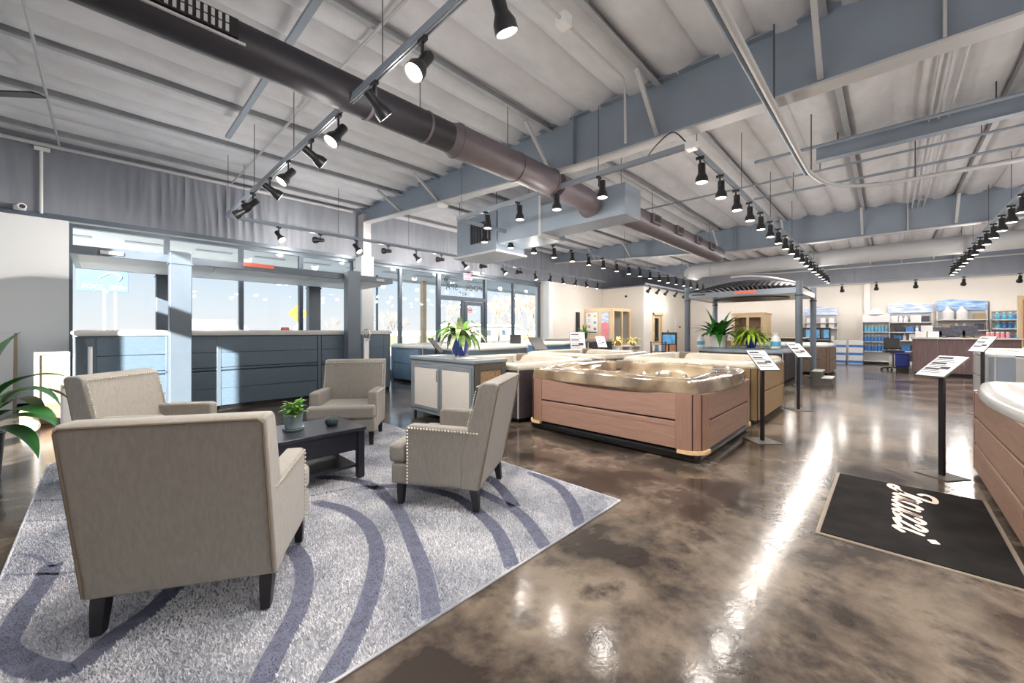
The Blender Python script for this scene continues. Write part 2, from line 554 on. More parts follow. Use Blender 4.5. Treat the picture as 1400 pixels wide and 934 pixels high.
def window(i, x0, x1, z0=0.1, z1=3.33, y=YN + .06, m='frame'):
    fr = MB()
    w = .045
    fr.box(x0, y - .06, z0, x0 + w, y + .06, z1).box(x1 - w, y - .06, z0, x1, y + .06, z1)
    fr.box(x0 + w, y - .06, z1 - .07, x1 - w, y + .06, z1).box(x0 + w, y - .06, z0, x1 - w, y + .06, z0 + .09)
    o = struct(fr.build('window_%d' % i, M[m]))
    MB().box(x0 + w, y - .006, z0 + .09, x1 - w, y + .006, z1 - .07).build('pane', M['glass'], o)
    return o
MX = [-.42, .93, 2.23, 3.51, 4.86]
wi = 1
for a, b in zip(MX[:-1], MX[1:]):
    window(wi, a, b); wi += 1
for a, b in [(5.2, 6.34), (6.34, 7.75), (9.89, 11.39), (11.39, 13.02)]:
    window(wi, a, b); wi += 1
struct(MB().box(XW, YN, 0, 13.05, YN + .2, .1).build('trim_3', M['frame']))
# entrance: transom light, sidelight and glazed door
y = YN + .06
fr = MB()
for a in (7.75, 9.82):
    fr.box(a, y - .07, 0, a + .08, y + .07, 3.33)
fr.box(7.83, y - .07, 3.26, 9.82, y + .07, 3.33).box(7.83, y - .07, 2.42, 9.82, y + .07, 2.56)
d1 = struct(fr.build('door_1', M['frame']))
MB().box(7.83, y - .006, 2.56, 9.82, y + .006, 3.26).build('transom_pane', M['glass'], d1)
side = MB()
side.box(8.74, y - .05, .1, 8.86, y + .05, 2.42).box(7.83, y - .05, .1, 8.74, y + .05, .3)
MB().box(7.83, y - .006, .3, 8.74, y + .006, 2.42).build('sidelight_pane', M['glass'], d1)
side.build('sidelight_frame', M['frame'], d1)
leaf = MB()
leaf.box(8.88, y - .045, .1, 9.0, y + .045, 2.4).box(9.70, y - .045, .1, 9.81, y + .045, 2.4)
leaf.box(9.0, y - .045, .1, 9.70, y + .045, .35).box(9.0, y - .045, 2.28, 9.70, y + .045, 2.4)
lf = leaf.build('door_leaf', M['frame'], d1)
MB().box(9.0, y - .006, .35, 9.70, y + .006, 2.28).build('door_pane', M['glass'], lf)
MB().tube([(8.98, y - .1, .9), (8.98, y - .13, .95), (8.98, y - .13, 1.35), (8.98, y - .1, 1.4)], .014).build('pull_handle', M['chrome'], lf)
# lettering on the transom, painted to be read from outside
DRY = (R(90), 0, PI)
text_part('window_lettering', 'POOL', .30, M['decal'], d1, (9.30, y - .03, 2.80), DRY, shear=.1, spacing=1.1)
text_part('window_lettering', 'SPA', .30, M['decal'], d1, (8.32, y - .03, 2.78), DRY, shear=.1, spacing=1.1)
text_part('window_lettering', '419', .21, M['decal'], d1, (8.80, y - .03, 2.60), DRY, spacing=1.2)
sw = MB()
for q in (0, 1):
    pts = []
    for k in range(13):
        t = R(75 + 190 * k / 12)
        pts.append((8.25 + (.24 - .08 * q) * math.cos(t), y - .03, 3.10 + (.13 - .05 * q) * math.sin(t)))
    sw.tube(pts, [.004 + .016 * math.sin(PI * k / 12) for k in range(13)], 5)
sw.box(8.3, y - .034, 3.20, 9.4, y - .028, 3.212)
sw.build('window_swoosh', M['decal'], d1)
st = MB()
st.tube([(9.12 + .09 * math.cos(2 * PI * k / 16), y - .03, 2.1 + .09 * math.sin(2 * PI * k / 16)) for k in range(16)], .009, 5, closed=True)
st.box(9.06, y - .035, 2.08, 9.18, y - .03, 2.13)
st.build('round_red_sticker', M['reddecal'], d1)

# --- west wall (outside the frame): glazed from y 4.3 to 10.2, the low sun comes in here
ww = MB()
for (ya, yb) in ((YS, 4.08), (5.5, 5.8), (8.0, YN + .3)):
    ww.box(XW - .3, ya, 0, XW, yb, 4.9)
for (ya, yb) in ((4.08, 5.5), (5.8, 8.0)):
    ww.box(XW - .3, ya, 0, XW, yb, .08).box(XW - .3, ya, 3.07, XW, yb, 3.33).box(XW - .3, ya, 4.3, XW, yb, 4.9)
struct(ww.build('wall_west', M['wallwhite']))
for k, (a, b, z0_, z1_) in enumerate([(4.08, 5.5, .08, 3.07), (5.8, 8.0, .08, 3.07), (4.08, 5.5, 3.33, 4.3), (5.8, 8.0, 3.33, 4.3)]):
    fr = MB()
    x = XW - .12
    fr.box(x - .05, a, z0_, x + .05, a + .05, z1_).box(x - .05, b - .05, z0_, x + .05, b, z1_)
    fr.box(x - .05, a + .05, z0_, x + .05, b - .05, z0_ + .05).box(x - .05, a + .05, z1_ - .05, x + .05, b - .05, z1_)
    o = struct(fr.build('window_%d' % (wi + k), M['frame']))
    MB().box(x - .006, a + .05, z0_ + .05, x + .006, b - .05, z1_ - .05).build('pane', M['glass'], o)
# --- south wall
struct(MB().box(XW, YS - .3, 0, XE, YS, 4.9).build('wall_south', M['wallwhite']))
# --- east wall: white below, charcoal band above
we = struct(MB().box(XE, YS, 0, XE + .3, YN + .3, 3.42).build('wall_east', M['cream']))
MB().box(XE + .02, YS, 3.42, XE + .3, YN + .3, 4.9).build('upper_band', M['drape'], we)
MB().box(XE - .12, YS, 3.40, XE + .02, 8.4, 3.46).build('ledge', M['steel_lt'], we)
struct(MB().box(XE - .02, YS, 0, XE, 8.35, .1).build('baseboard_east', M['white']))
# a pilaster on the east wall
struct(MB().box(XE - .25, .55, 0, XE, .75, 3.40).build('trim_4', M['cream']))

# --- office block in the far corner
wo_ = struct(MB().box(17.7, 8.35, 0, 18.75, 8.5, 3.48).box(18.75, 8.35, 2.2, 19.75, 8.5, 3.48).box(19.75, 8.35, 0, XE, 8.5, 3.48)
             .box(17.7, 8.5, 0, 17.85, YN, 3.48).build('wall_office', M['cream']))
MB().box(17.7, 8.35, 3.48, XE, YN, 3.54).build('office_roof', M['drape'], wo_)
MB().box(18.3, 10.0, 0, XE, 10.1, 2.6).build('office_inner_wall', M['cream'], wo_)
fr = MB()
fr.box(18.68, 8.31, 0, 18.80, 8.36, 2.25).box(19.70, 8.31, 0, 19.82, 8.36, 2.25).box(18.68, 8.31, 2.15, 19.82, 8.36, 2.28)
d2 = struct(fr.build('door_2', M['maple']))
lf = MB()
lf.box(18.82, 8.38, .02, 18.98, 8.43, 2.13).box(19.52, 8.38, .02, 19.68, 8.43, 2.13).box(18.98, 8.38, .02, 19.52, 8.43, .85).box(18.98, 8.38, 2.0, 19.52, 8.43, 2.13)
lf = lf.build('door_leaf', M['maple'], d2)
MB().box(18.98, 8.40, .85, 19.52, 8.41, 2.0).build('door_pane', M['glass'], lf)
MB().cyl((18.90, 8.38, 1.0), (18.90, 8.30, 1.0), .02).box(18.88, 8.28, .985, 19.02, 8.31, 1.015).build('door_handle', M['chrome'], lf)
# plain door in the far corner of the same wall
d3 = struct(MB().box(21.5, 8.30, 0, 22.5, 8.35, 2.15).build('door_3', M['cream'], bevel=.008))
MB().box(21.85, 8.29, 1.55, 22.15, 8.30, 1.62).build('name_plate', M['print'], d3)
MB().cyl((21.62, 8.30, 1.0), (21.62, 8.24, 1.0), .03).build('door_handle', M['chrome'], d3)
# glazed bay of the office
by = MB()
by.box(16.0, 9.0, 0, 17.7, 9.08, .75).box(16.0, 9.08, 0, 16.08, YN - .25, 2.38)
by.box(16.0, 9.0, 2.28, 17.7, 9.08, 2.40).box(16.0, 9.0, .75, 16.12, 9.08, 2.28).box(17.58, 9.0, .75, 17.7, 9.08, 2.28).box(16.82, 9.0, .75, 16.9, 9.08, 2.28)
by.box(16.0, 9.08, 2.38, 17.7, YN - .25, 2.42)
bay = struct(by.build('window_20', M['maple']))
MB().box(16.12, 9.035, .75, 16.82, 9.045, 2.28).build('pane', M['glass'], bay)
MB().box(16.9, 9.035, .75, 17.58, 9.045, 2.28).build('pane', M['glass'], bay)
# switch plates and a smoke sensor on the office walls
for (xx, zz, hh) in ((18.45, 1.15, .16), (20.45, 1.2, .2)):
    tag(MB().box(xx, 8.325, zz, xx + .1, 8.35, zz + hh).box(xx + .035, 8.318, zz + .05, xx + .065, 8.326, zz + .09).build('switch_plate', M['white'] if hh < .18 else M['proddark'], bevel=.004),
        'small wall switch plate beside the maple office door' if hh < .18 else 'narrow dark control plate on the cream wall right of the office door', 'switch')

# ------------------------------------------------------------------ roof steel
def rafter(x, label):
    t = thing('roof_rafter', label, 'beam', (x, 0, 0), group=None)
    bot = [(10.75, 4.40), (7.2, 4.15), (4.63, 3.99), (3.5, 3.90), (1.2, 3.86), (YS, 3.84)]
    def zb(y):
        for (a, za), (b, zb_) in zip(bot[:-1], bot[1:]):
            if a >= y >= b:
                return za + (zb_ - za) * (a - y) / (a - b)
        return bot[-1][1]
    poly = [(a, b + .01) for a, b in bot] + [(YS, zroof(YS) - .09), (10.75, zroof(10.75) - .09)]
    MB().prismx(poly, -.012, .012).build('web', M['steel'], t)
    fl = MB()
    for (a, za), (b, zb_) in zip(bot[:-1], bot[1:]):
        fl.prismx([(a, za), (b, zb_), (b, zb_ - .025), (a, za - .025)], -.11, .11)
    fl.build('bottom_flange', M['steel_lt'], t)
    MB().prismx([(10.75, zroof(10.75) - .09), (YS, zroof(YS) - .09), (YS, zroof(YS) - .07), (10.75, zroof(10.75) - .07)], -.1, .1).build('top_flange', M['steel'], t)
    for yy in (3.5, -.35, -3.9):
        MB().box(-.1, yy - .012, zb(yy) + .01, .1, yy + .012, zroof(yy) - .09).build('stiffener', M['steel_lt'] if yy < 0 else M['steel'], t)
    for yy in PURL[1:8]:
        if yy == 5.5: continue
        for s in (-1, 1):
            br = MB()
            p0 = Vector((s * .62, yy, zroof(yy) - .17)); p1 = Vector((s * .03, yy, zb(yy) + .06))
            d = p1 - p0
            q = d.to_track_quat('Z', 'X').to_matrix()
            br.obox((p0 + p1) / 2, (.045, .05, d.length), q)
            br.build('flange_brace', M['steel_lt'], t)
    return t
rafter(5.09, 'long slate rafter beam crossing above the brown hot tub')
rafter(13.95, 'slate rafter beam crossing above the round-post gazebo')
tr3 = rafter(20.4, 'farthest slate rafter beam close to the shelves wall')

for k, yy in enumerate(PURL):
    z = zroof(yy)
    o = MB().box(XW, yy - .012, z - .13, XE, yy + .012, z - .02).box(XW, yy - .06, z - .135, XE, yy + .012, z - .12).build('roof_purlin', M['purlin'])
    tag(o, '%s galvanised roof purlin from the window wall under the grey ceiling' % ('first', 'second', 'third', 'fourth', 'fifth', 'sixth', 'seventh', 'eighth', 'ninth', 'tenth', 'eleventh')[k], 'purlin', 'roof purlins')
for xx in (-.53, 2.0):
    m = MB()
    m.tube([(xx, 10.6, zroof(10.6) - .215), (xx, YS + .1, zroof(YS) - .215)], .018, 6)
    tag(m.build('bridging_rod', M['steel_lt']), 'thin light bridging rod under the ceiling above the white wall' if xx < 0 else 'thin light bridging rod under the ceiling beside the rug spotlight rail', 'rod', 'bridging rods')
m = MB().box(1.35, 3.0, 4.42, 1.42, 7.6, 4.46)
tag(m.build('cable_strut', M['steel']), 'dark steel strut under the purlins beside the front spotlight rail', 'strut')

# ------------------------------------------------------------------ ducts
t = thing('spiral_duct', 'plum grey round duct hung under the ceiling over the sitting area', 'duct', (0, 3.92, 3.74))
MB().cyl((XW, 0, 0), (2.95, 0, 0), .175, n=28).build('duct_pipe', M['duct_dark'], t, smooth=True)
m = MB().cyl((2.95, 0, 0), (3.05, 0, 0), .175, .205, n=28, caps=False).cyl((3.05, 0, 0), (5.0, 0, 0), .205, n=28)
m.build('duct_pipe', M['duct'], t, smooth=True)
for x in (1.9, 2.6, 3.06, 4.15, 4.95):
    MB().cyl((x, 0, 0), (x + .03, 0, 0), .215 if x > 3 else .183, n=28).build('duct_band', M['duct'], t, smooth=True)
g = MB().box(.02, -.19, -.06, .75, -.155, .09).build('register_frame', M['black'], t)
for k in range(14):
    x = .08 + k * .045
    MB().box(x, -.196, -.045, x + .022, -.19, .012).box(x, -.196, .025, x + .022, -.19, .08).build('register_vane', M['steel_lt'], g)
MB().box(.0, -.185, -.09, .8, -.165, -.075).build('register_sill', M['steel_lt'], t)
for x in (0.1, 2.55, 4.0):
    MB().cyl((x, 0, .17), (x, 0, .82), .006, n=6).build('hanger_wire', M['wire'], t)

t = thing('supply_duct', 'plum grey round duct with square registers beyond the plenum box', 'duct', (0, 3.85, 3.72))
MB().cyl((7.0, 0, 0), (13.2, 0, 0), .24, n=28).build('duct_pipe', M['duct'], t, smooth=True)
for x in (8.0, 9.3, 10.6, 11.7):
    f = MB().box(x, -.30, -.08, x + .4, -.2, .12).build('register', M['duct'], t, bevel=.01)
    MB().box(x + .05, -.305, -.04, x + .35, -.30, .08).build('grille', M['black'], f)
for x in (8.6, 12.5):
    MB().cyl((x, 0, .23), (x, 0, .84), .006, n=6).build('hanger_wire', M['wire'], t)

t = thing('duct_plenum', 'slate rectangular duct trunk with round elbow behind the spotlight rail', 'duct', (6.4, 0, 0))
MB().box(0, 3.36, 3.43, .6, 5.3, 4.0).build('trunk', M['steel'], t, bevel=.01)
MB().box(0.0, 5.32, 3.40, .9, 6.6, 4.25).build('trunk', M['steel'], t, bevel=.01)
MB().cyl((-1.25, 3.92, 3.74), (-.45, 3.90, 3.70), .2, n=24).build('elbow', M['duct'], t, smooth=True)
MB().tube([(-.6, 3.9, 3.71), (-.3, 3.92, 3.70), (-.1, 4.0, 3.70), (.02, 4.15, 3.70)], .19, 24).build('elbow', M['duct'], t, smooth=True)
MB().box(-.02, 5.28, 3.36, .62, 5.34, 4.27).build('flange', M['steel_lt'], t)
for yy in (3.6, 5.9):
    MB().cyl((.3, yy, 4.0), (.3, yy, 4.75), .006, n=6).build('hanger_wire', M['wire'], t)

t = thing('air_handler', 'hanging grey air handler with louvred end near the window wall', 'air handler', (6.5, 6.75, 3.25))
MB().box(0, 0, .05, 1.0, 1.5, 1.0).build('casing', M['steel'], t, bevel=.015)
for k in range(7):
    MB().box(-.03, .2 + k * .11, .3, 0, .26 + k * .11, .8).build('louvre', M['duct_dark'], t)
MB().box(-.05, -.05, 0, 1.05, 1.55, .05).build('drip_tray', M['steel_lt'], t)
for xx, yy in ((.05, .05), (.95, .05), (.05, 1.45), (.95, 1.45)):
    MB().cyl((xx, yy, 1.0), (xx, yy, 1.5), .008, n=6).build('hanger_rod', M['wire'], t)

t = thing('return_duct', 'long blue grey round duct crossing the far end of the ceiling', 'duct', (17.2, 0, 3.85))
MB().tube([(.9, 6.1, .0), (.3, 6.15, 0), (0.05, 5.95, 0), (0, 5.5, 0), (0, YS + .2, 0)], .26, 24).build('duct_pipe', M['steel_lt'], t, smooth=True)
for yy in (5.2, 3.2, 1.0, -1.6, -4):
    MB().cyl((0, yy, 0), (0, yy + .04, 0), .275, n=24).build('duct_band', M['steel_lt'], t, smooth=True)

# ------------------------------------------------------------------ conduits, pipes and hanging channel
def pipe(name, pts, r, m, label, cat, hang=(), z_up=4.6):
    t = thing(name, label, cat, (0, 0, 0))
    MB().tube(catmull(pts, 6) if len(pts) > 2 else pts, r, 8).build('pipe', M[m], t, smooth=True)
    if hang:
        for (x, y, z) in hang:
            MB().cyl((x, y, z), (x, y, zroof(y) - .03), .008, n=6).build('hanger_rod', M['wire'], t)
    return t
pipe('conduit_run', [(-1, .9, 3.72), (3, .88, 3.72), (6.6, .86, 3.72), (7.5, .82, 3.72), (8.2, .62, 3.72), (8.65, .15, 3.72), (8.75, -.6, 3.72), (8.8, -2, 3.72), (8.8, -5, 3.72)], .032, 'steel_lt',
     'pale conduit pair that curves across the ceiling above the aisle', 'conduit', [(4.9, .87, 3.74), (7.3, .83, 3.74), (8.72, -.3, 3.74), (8.8, -2.2, 3.74)])
pipe('conduit_run', [(-1, .96, 3.76), (6.6, .93, 3.76), (7.55, .88, 3.76), (8.3, .66, 3.76), (8.74, .15, 3.76), (8.84, -.6, 3.76), (8.88, -5, 3.76)], .022, 'steel',
     'thinner dark conduit clipped above the pale curving conduit', 'conduit')
pipe('sprinkler_pipe', [(7.95, 1.7, 4.32), (7.95, -5.5, 4.32)], .028, 'steel', 'slate sprinkler pipe crossing before the hanging channel beam', 'pipe', [(7.95, -1.0, 4.34)])
pipe('sprinkler_pipe', [(9.05, 6.0, 4.28), (9.05, -5.5, 4.28)], .02, 'steel', 'thin slate pipe crossing the ceiling just beyond the channel beam', 'pipe', [(9.05, .9, 4.3), (9.05, -1.0, 4.3)])
pipe('sprinkler_pipe', [(9.75, 2.1, 4.2), (9.75, -5.5, 4.2)], .024, 'steel', 'slate pipe crossing farther down the hall behind the curving conduit', 'pipe', [(9.75, 1.4, 4.2)])
for k, yy in enumerate((-.42, -.52, -.62)):
    pipe('electrical_conduit', [(5.2, yy, zroof(yy) - .24), (XE - .1, yy, zroof(yy) - .24)], .016, 'steel_lt', ('roof conduit nearest the curving conduit of three parallel ones', 'middle one of three parallel roof conduits', 'roof conduit nearest the desk rail of three parallel ones')[k], 'conduit')['group'] = 'parallel roof conduits'
t = thing('channel_beam', 'hanging slate steel channel above the aisle', 'beam', (8.35, 0, 4.22))
MB().box(-.02, -5.5, 0, .02, .88, .22).box(-.08, -5.5, -.015, .08, .88, 0).box(-.08, -5.5, .22, .08, .88, .235).build('channel', M['steel'], t)
for yy in (.6, -1.6, -4):
    MB().cyl((0, yy, .22), (0, yy, .45), .01, n=6).build('hanger_rod', M['wire'], t)
t = thing('electrical_conduit', 'light conduit with junction box dropping beside the rafter brace', 'conduit', (0, 0, 0))
MB().tube([(2.2, 2.32, 4.42), (4.0, 2.32, 4.42), (4.35, 2.32, 4.42), (4.43, 2.33, 4.36), (4.44, 2.33, 3.66)], .015, 8).build('pipe', M['steel_lt'], t, smooth=True)
MB().box(3.1, 2.26, 4.36, 3.22, 2.38, 4.48).build('junction_box', M['white'], t, bevel=.008)
m = MB().tube([(XW, YN - .08, 4.62), (4.8, YN - .08, 4.66)], .035, 8)
tag(m.build('eave_pipe', M['steel_lt']), 'light pipe running along the top of the draped wall', 'pipe')
t = thing('wall_conduit', 'vertical white conduit on the draped wall above the white wall', 'conduit', (-.74, YN - .06, 3.42))
MB().cyl((0, 0, 0), (0, 0, 1.12), .022, n=10).build('pipe', M['white'], t, smooth=True)
MB().box(-.08, -.03, 1.1, .1, .03, 1.16).build('bracket', M['white'], t)
t = thing('security_camera', 'white dome security camera at the top of the white wall', 'camera', (-.98, YN - .0, 3.45))
MB().box(-.07, -.06, -.02, .07, .0, .06).build('bracket', M['white'], t, bevel=.01)
MB().cyl((0, -.05, .03), (.05, -.3, .0), .055, n=14).build('housing', M['white'], t, smooth=True, bevel=.01)
MB().cyl((.05, -.3, 0), (.052, -.31, -.002), .035, n=14).build('lens', M['black'], t)
# ceiling fan whose blade tip reaches into the picture
t = thing('ceiling_fan', 'dark blade of a ceiling fan under the grey ceiling', 'fan', (-1.23, 7.66, 4.05))
MB().cyl((0, 0, .0), (0, 0, .72), .02, n=10).build('down_rod', M['black'], t)
MB().lathe([(.05, -.1), (.12, -.06), (.12, .06), (.05, .1)], 18).build('motor', M['black'], t, smooth=True)
for k in range(3):
    m = MB()
    a = R(-41 + 120 * k)
    c, s = math.cos(a), math.sin(a)
    pts = [(.1, -.05), (.95, -.075), (1.0, -.03), (1.0, .04), (.1, .05)]
    m.prism([(c * x - s * y, s * x + c * y) for x, y in pts], -.01, .006)
    m.build('blade', M['black'], t)

# ================================================================== TRACK LIGHTING
TZ = 3.6
def rail(label, pts, hangs, z=TZ):
    t = thing('light_track', label, 'track', (0, 0, z))
    for (x0, y0), (x1, y1) in zip(pts[:-1], pts[1:]):
        if x0 == x1:
            a, b = sorted((y0, y1))
            MB().box(x0 - .022, a, 0.012, x0 + .022, b, .07).build('rail', M['steel'], t)
            MB().box(x0 - .018, a, -.004, x0 - .008, b, .012).box(x0 + .008, a, -.004, x0 + .018, b, .012).build('conductor_strip', M['railm'], t)
        else:
            a, b = sorted((x0, x1))
            MB().box(a, y0 - .022, .012, b, y0 + .022, .07).build('rail', M['steel'], t)
            MB().box(a, y0 - .018, -.004, b, y0 - .008, .012).box(a, y0 + .008, -.004, b, y0 + .018, .012).build('conductor_strip', M['railm'], t)
    for (x, y) in hangs:
        MB().cyl((x, y, .07), (x, y, zroof(y) - .05 - z), .005, n=6).build('suspension_wire', M['wire'], t)
    return t

spot = bpy.data.lights.new('spot', 'SPOT')
spot.energy = LAMP_W
spot.color = (1.0, 0.93, 0.85)
spot.spot_size = R(105)
spot.spot_blend = 0.8
spot.shadow_soft_size = 0.06

fill_glow = bpy.data.lights.new('added_fill', 'POINT')
fill_glow.energy = 14.0
fill_glow.color = (1.0, 0.94, 0.88)
fill_glow.shadow_soft_size = 0.09
def lamp_kind(name, k, size=None):
    l = spot.copy()
    l.name = name
    l.energy = LAMP_W * k
    if size: l.spot_size = R(size)
    return l
wash = lamp_kind('wall_wash', .12)
tubl = lamp_kind('tub_row_lamp', .52)
rowl = lamp_kind('right_row_lamp', .7)
sitl = lamp_kind('sitting_lamp', 1.15)
drapel = lamp_kind('drape_lamp', .5, 125)

def make_head():
    t = thing('track_spotlight', 'x', 'spotlight')
    MB().box(-.05, -.018, -.035, .05, .018, 0).build('adapter', M['black'], t, bevel=.004)
    MB().box(-.012, -.008, -.15, .012, .008, -.03).build('stem', M['black'], t, bevel=.003)
    can = MB().lathe([(.02, .06), (.042, .055), (.045, .04), (.045, -.07), (.052, -.085), (.074, -.13), (.078, -.19), (.072, -.192), (.068, -.175), (.01, -.17)], 20)
    can = can.build('lamp_can', M['black'], t, smooth=True, loc=(.0, -.055, -.13))
    MB().cyl((0, 0, -.176), (0, 0, -.184), .066, n=20).build('lamp_face', M['lampface'], can)
    l = bpy.data.objects.new('lamp_light', spot)
    COL.objects.link(l)
    l.parent = can
    l.location = (0, 0, -.20)
    g = bpy.data.objects.new('lamp_and_fill_glow', fill_glow)      # added point light that brightens the ceiling, no part of the lamp
    COL.objects.link(g)
    g.parent = can
    g.location = (0, 0, -.24)
    return t
HEAD = [None]
ORD = ['first', 'second', 'third', 'fourth', 'fifth', 'sixth', 'seventh', 'eighth', 'ninth', 'tenth', 'eleventh', 'twelfth', 'thirteenth', 'fourteenth',
       'fifteenth', 'sixteenth', 'seventeenth', 'eighteenth', 'nineteenth', 'twentieth', 'twenty-first', 'twenty-second', 'twenty-third', 'twenty-fourth', 'twenty-fifth', 'twenty-sixth', 'twenty-seventh', 'twenty-eighth']
def head(x, y, rz, tilt, label, group, z=TZ, light=None):
    if HEAD[0] is None:
        HEAD[0] = make_head()
        t = HEAD[0]
        t.location = (x, y, z); t.rotation_euler = (0, 0, rz)
        t['label'] = label; t['group'] = group
    else:
        t = dup(HEAD[0], (x, y, z), (0, 0, rz), label, group)
    for c in kids(t):
        if c.name.startswith('lamp_can'):
            c.rotation_euler = (tilt, 0, 0)
            c.location = (0, -.055 if abs(tilt) < .2 else -.03, -.13 if abs(tilt) < .2 else -.15)
            if light:
                for g in kids(c):
                    if g.type == 'LIGHT' and g.data.type == 'SPOT':
                        g.data = light

rail('grey spotlight rail hung over the sitting area towards the window wall', [(1.7, 9.45), (1.7, -4.5)], [(1.7, yy) for yy in (9.3, 7.4, 5.5, 3.2, 1.2, -1.5, -4)])
tl = [(1.78, PI / 2, R(-25)), (2.58, PI / 2, R(35)), (3.35, -PI / 2, R(50)), (4.13, PI / 2, R(35)), (4.9, -PI / 2, R(60)), (5.72, PI / 2, R(38)), (6.54, -PI / 2, R(60)), (7.47, .75, R(58)), (8.07, .9, R(60)),
      (.98, PI / 2, R(30)), (.18, -PI / 2, R(30)), (-.6, PI / 2, R(30)), (-2.2, PI / 2, R(30))]  # heads in this row are invented, out of view, lighting the foreground
tl.sort(reverse=True)
for k, (yy, rz, ti) in enumerate(tl):
    head(1.7, yy, rz, ti, '%s black swivelled spotlight from the window wall on the rail above the rug' % ORD[k], 'spotlights over the sitting area', light=sitl)
rail('dark spotlight rail running along the window wall', [(1.7, 9.47), (16.2, 9.47)], [(2.0 + 1.9 * k, 9.47) for k in range(8)])
for k in range(16):
    head(2.63 + .853 * k, 9.47, (0 if k % 2 else PI) + .5, R(15 if k > 9 else 40 if k % 2 == 0 else 96), '%s swivelled spotlight along the window wall rail, counted from the sitting area' % ORD[k], 'spotlights along the window wall', light=tubl if k > 9 else (drapel if k % 2 else spot))
rail('L-shaped spotlight rail with its corner near the air handler', [(5.0, 1.77), (5.0, 6.33), (20.5, 6.33)], [(5.0, 6.2), (5.0, 3.05), (8.3, 6.33), (12, 6.33), (17, 6.33)])
for k, yy in enumerate((5.48, 4.66, 3.86, 3.04)):
    head(5.0, yy, 0, 0, '%s downward spotlight from the air handler corner on the rail under the rafter' % ORD[k], 'spotlights under the first rafter', light=tubl)
for k in range(18):
    head(5.69 + .82 * k, 6.33, PI / 2, 0, '%s downward spotlight from the air handler corner along the second tub row' % ORD[k], 'spotlights over the second tub row', light=tubl)
t = rail('spotlight rail running above the aisle edge of the brown hot tub', [(5.02, 1.75), (21.0, 1.75)], [(5.2, 1.75), (7.3, 1.75), (9.5, 1.75), (12, 1.75), (16, 1.75)])
MB().box(4.95, 1.69, -.02, 5.08, 1.81, .08).build('feed_box', M['white'], t, bevel=.01)
MB().tube(catmull([(4.98, 1.8, .08), (4.96, 1.95, .25), (5.0, 2.15, .2), (5.0, 2.3, .07)], 5), .008, 6).build('feed_cable', M['black'], t)
for k in range(19):
    head(5.33 + .82 * k, 1.75, PI / 2, 0, '%s downward spotlight from the white feed box on the rail above the tubs' % ORD[k], 'spotlights over the first tub row', light=tubl)
rail('spotlight rail running above the right hand row of tubs to the desk', [(-2.5, -1.58), (21.3, -1.58)], [(9 + 2.2 * k, -1.58) for k in range(6)])
for k in list(range(0, 8, 3)) + list(range(8, 28)):  # the sparse near heads are invented, out of view, as extra light
    head(-1.9 + .82 * k, -1.58, -PI / 2, 0 if k > 5 else R(25), '%s downward spotlight from the shelves end of the rail over the service desk' % ORD[27 - k], 'spotlights over the right hand row', light=rowl)
rail('unseen added spotlight rail over the south half of the hall', [(-2.5, -4.8), (21.3, -4.8)], [(0, -4.8), (7, -4.8), (14, -4.8)])  # extra rail and heads added behind the camera for ambient light
for k in range(14):
    head(-1.5 + 1.64 * k, -4.8, -PI / 2, 0, '%s downward spotlight of the unseen added rail over the south half of the hall' % ORD[k], 'added spotlights over the south half')
rail('short black spotlight rail facing the cream office wall', [(15.6, 7.3), (20.4, 7.3)], [(15.8, 7.3), (20, 7.3)], 3.3)
for k, x in enumerate((16.0, 16.9, 17.8, 18.9, 20.0)):
    head(x, 7.3, 0, R(42), '%s black spotlight from the window side, aimed at the cream office wall' % ORD[k], 'spotlights at the office wall', 3.3, wash)
rail('dark spotlight rail in front of the product shelves', [(21.4, 6.6), (21.4, -4.2)], [(21.4, 6.4), (21.4, 1), (21.4, -4)], 3.32)
for k, yy in enumerate((6.2, 4.7, 3.2, 1.4, .35, -.75, -1.95, -3.2)):
    head(21.4, yy, -PI / 2, R(42), '%s small spotlight from the office side, aimed at the shelves wall' % ORD[k], 'spotlights at the shelves', 3.32, wash)

# ================================================================== OUTSIDE
struct(MB().box(-90, YN + .36, -.32, 140, 260, -.2).build('ground_outside', M['grass']))
struct(MB().box(-60, YN + .36, -.2, 90, 34, -.15).build('paving_outside', M['bounce_paving']))
so = struct(MB().box(-8, YN + .32, 3.38, 30, 13.8, 3.5).box(-8, 13.8, 3.3, 30, 14.0, 3.9).build('soffit_outside', M['soffit']))
for k in range(10):
    x = -.9 + 1.25 * k
    MB().box(x, 12.3, 3.365, x + .75, 12.5, 3.38).build('soffit_vent', M['steel_lt'], so)
for x, y_, r_, m_, lb in ((6.9, 13.4, .03, 'frame', 'thin dark post under the outdoor soffit'), (9.0, 13.6, .09, 'tanpole', 'tan square post under the outdoor soffit')):
    tag(MB().box(x - r_, y_ - r_, -.2, x + r_, y_ + r_, 3.38).box(x - r_ - .03, y_ - r_ - .03, -.2, x + r_ + .03, y_ + r_ + .03, -.1).build('soffit_post', M[m_]), lb, 'post')
t = thing('roadside_sign', 'pale blue roadside sign with white swoosh on two posts outside', 'sign', (0, 25, -.15))
MB().box(-.75, -.08, 3.25, .82, .08, 4.2).build('sign_board', M['signblue'], t, bevel=.01)
for x in (.02, .36):
    MB().box(x, -.06, 0, x + .09, .06, 3.25).build('post', M['steel_lt'], t)
text_part('sign_lettering', 'POOL  SPA', .26, M['white'], t, (.03, -.09, 3.36), (R(90), 0, 0))
MB().tube(catmull([(-.1, -.09, 3.85), (.3, -.09, 4.1), (.6, -.09, 3.95), (.5, -.09, 3.75)], 6), .025, 6).build('swoosh', M['white'], t)
t = thing('road_sign', 'yellow diamond road sign on a thin post outside', 'sign', (10.8, 34, -.2))
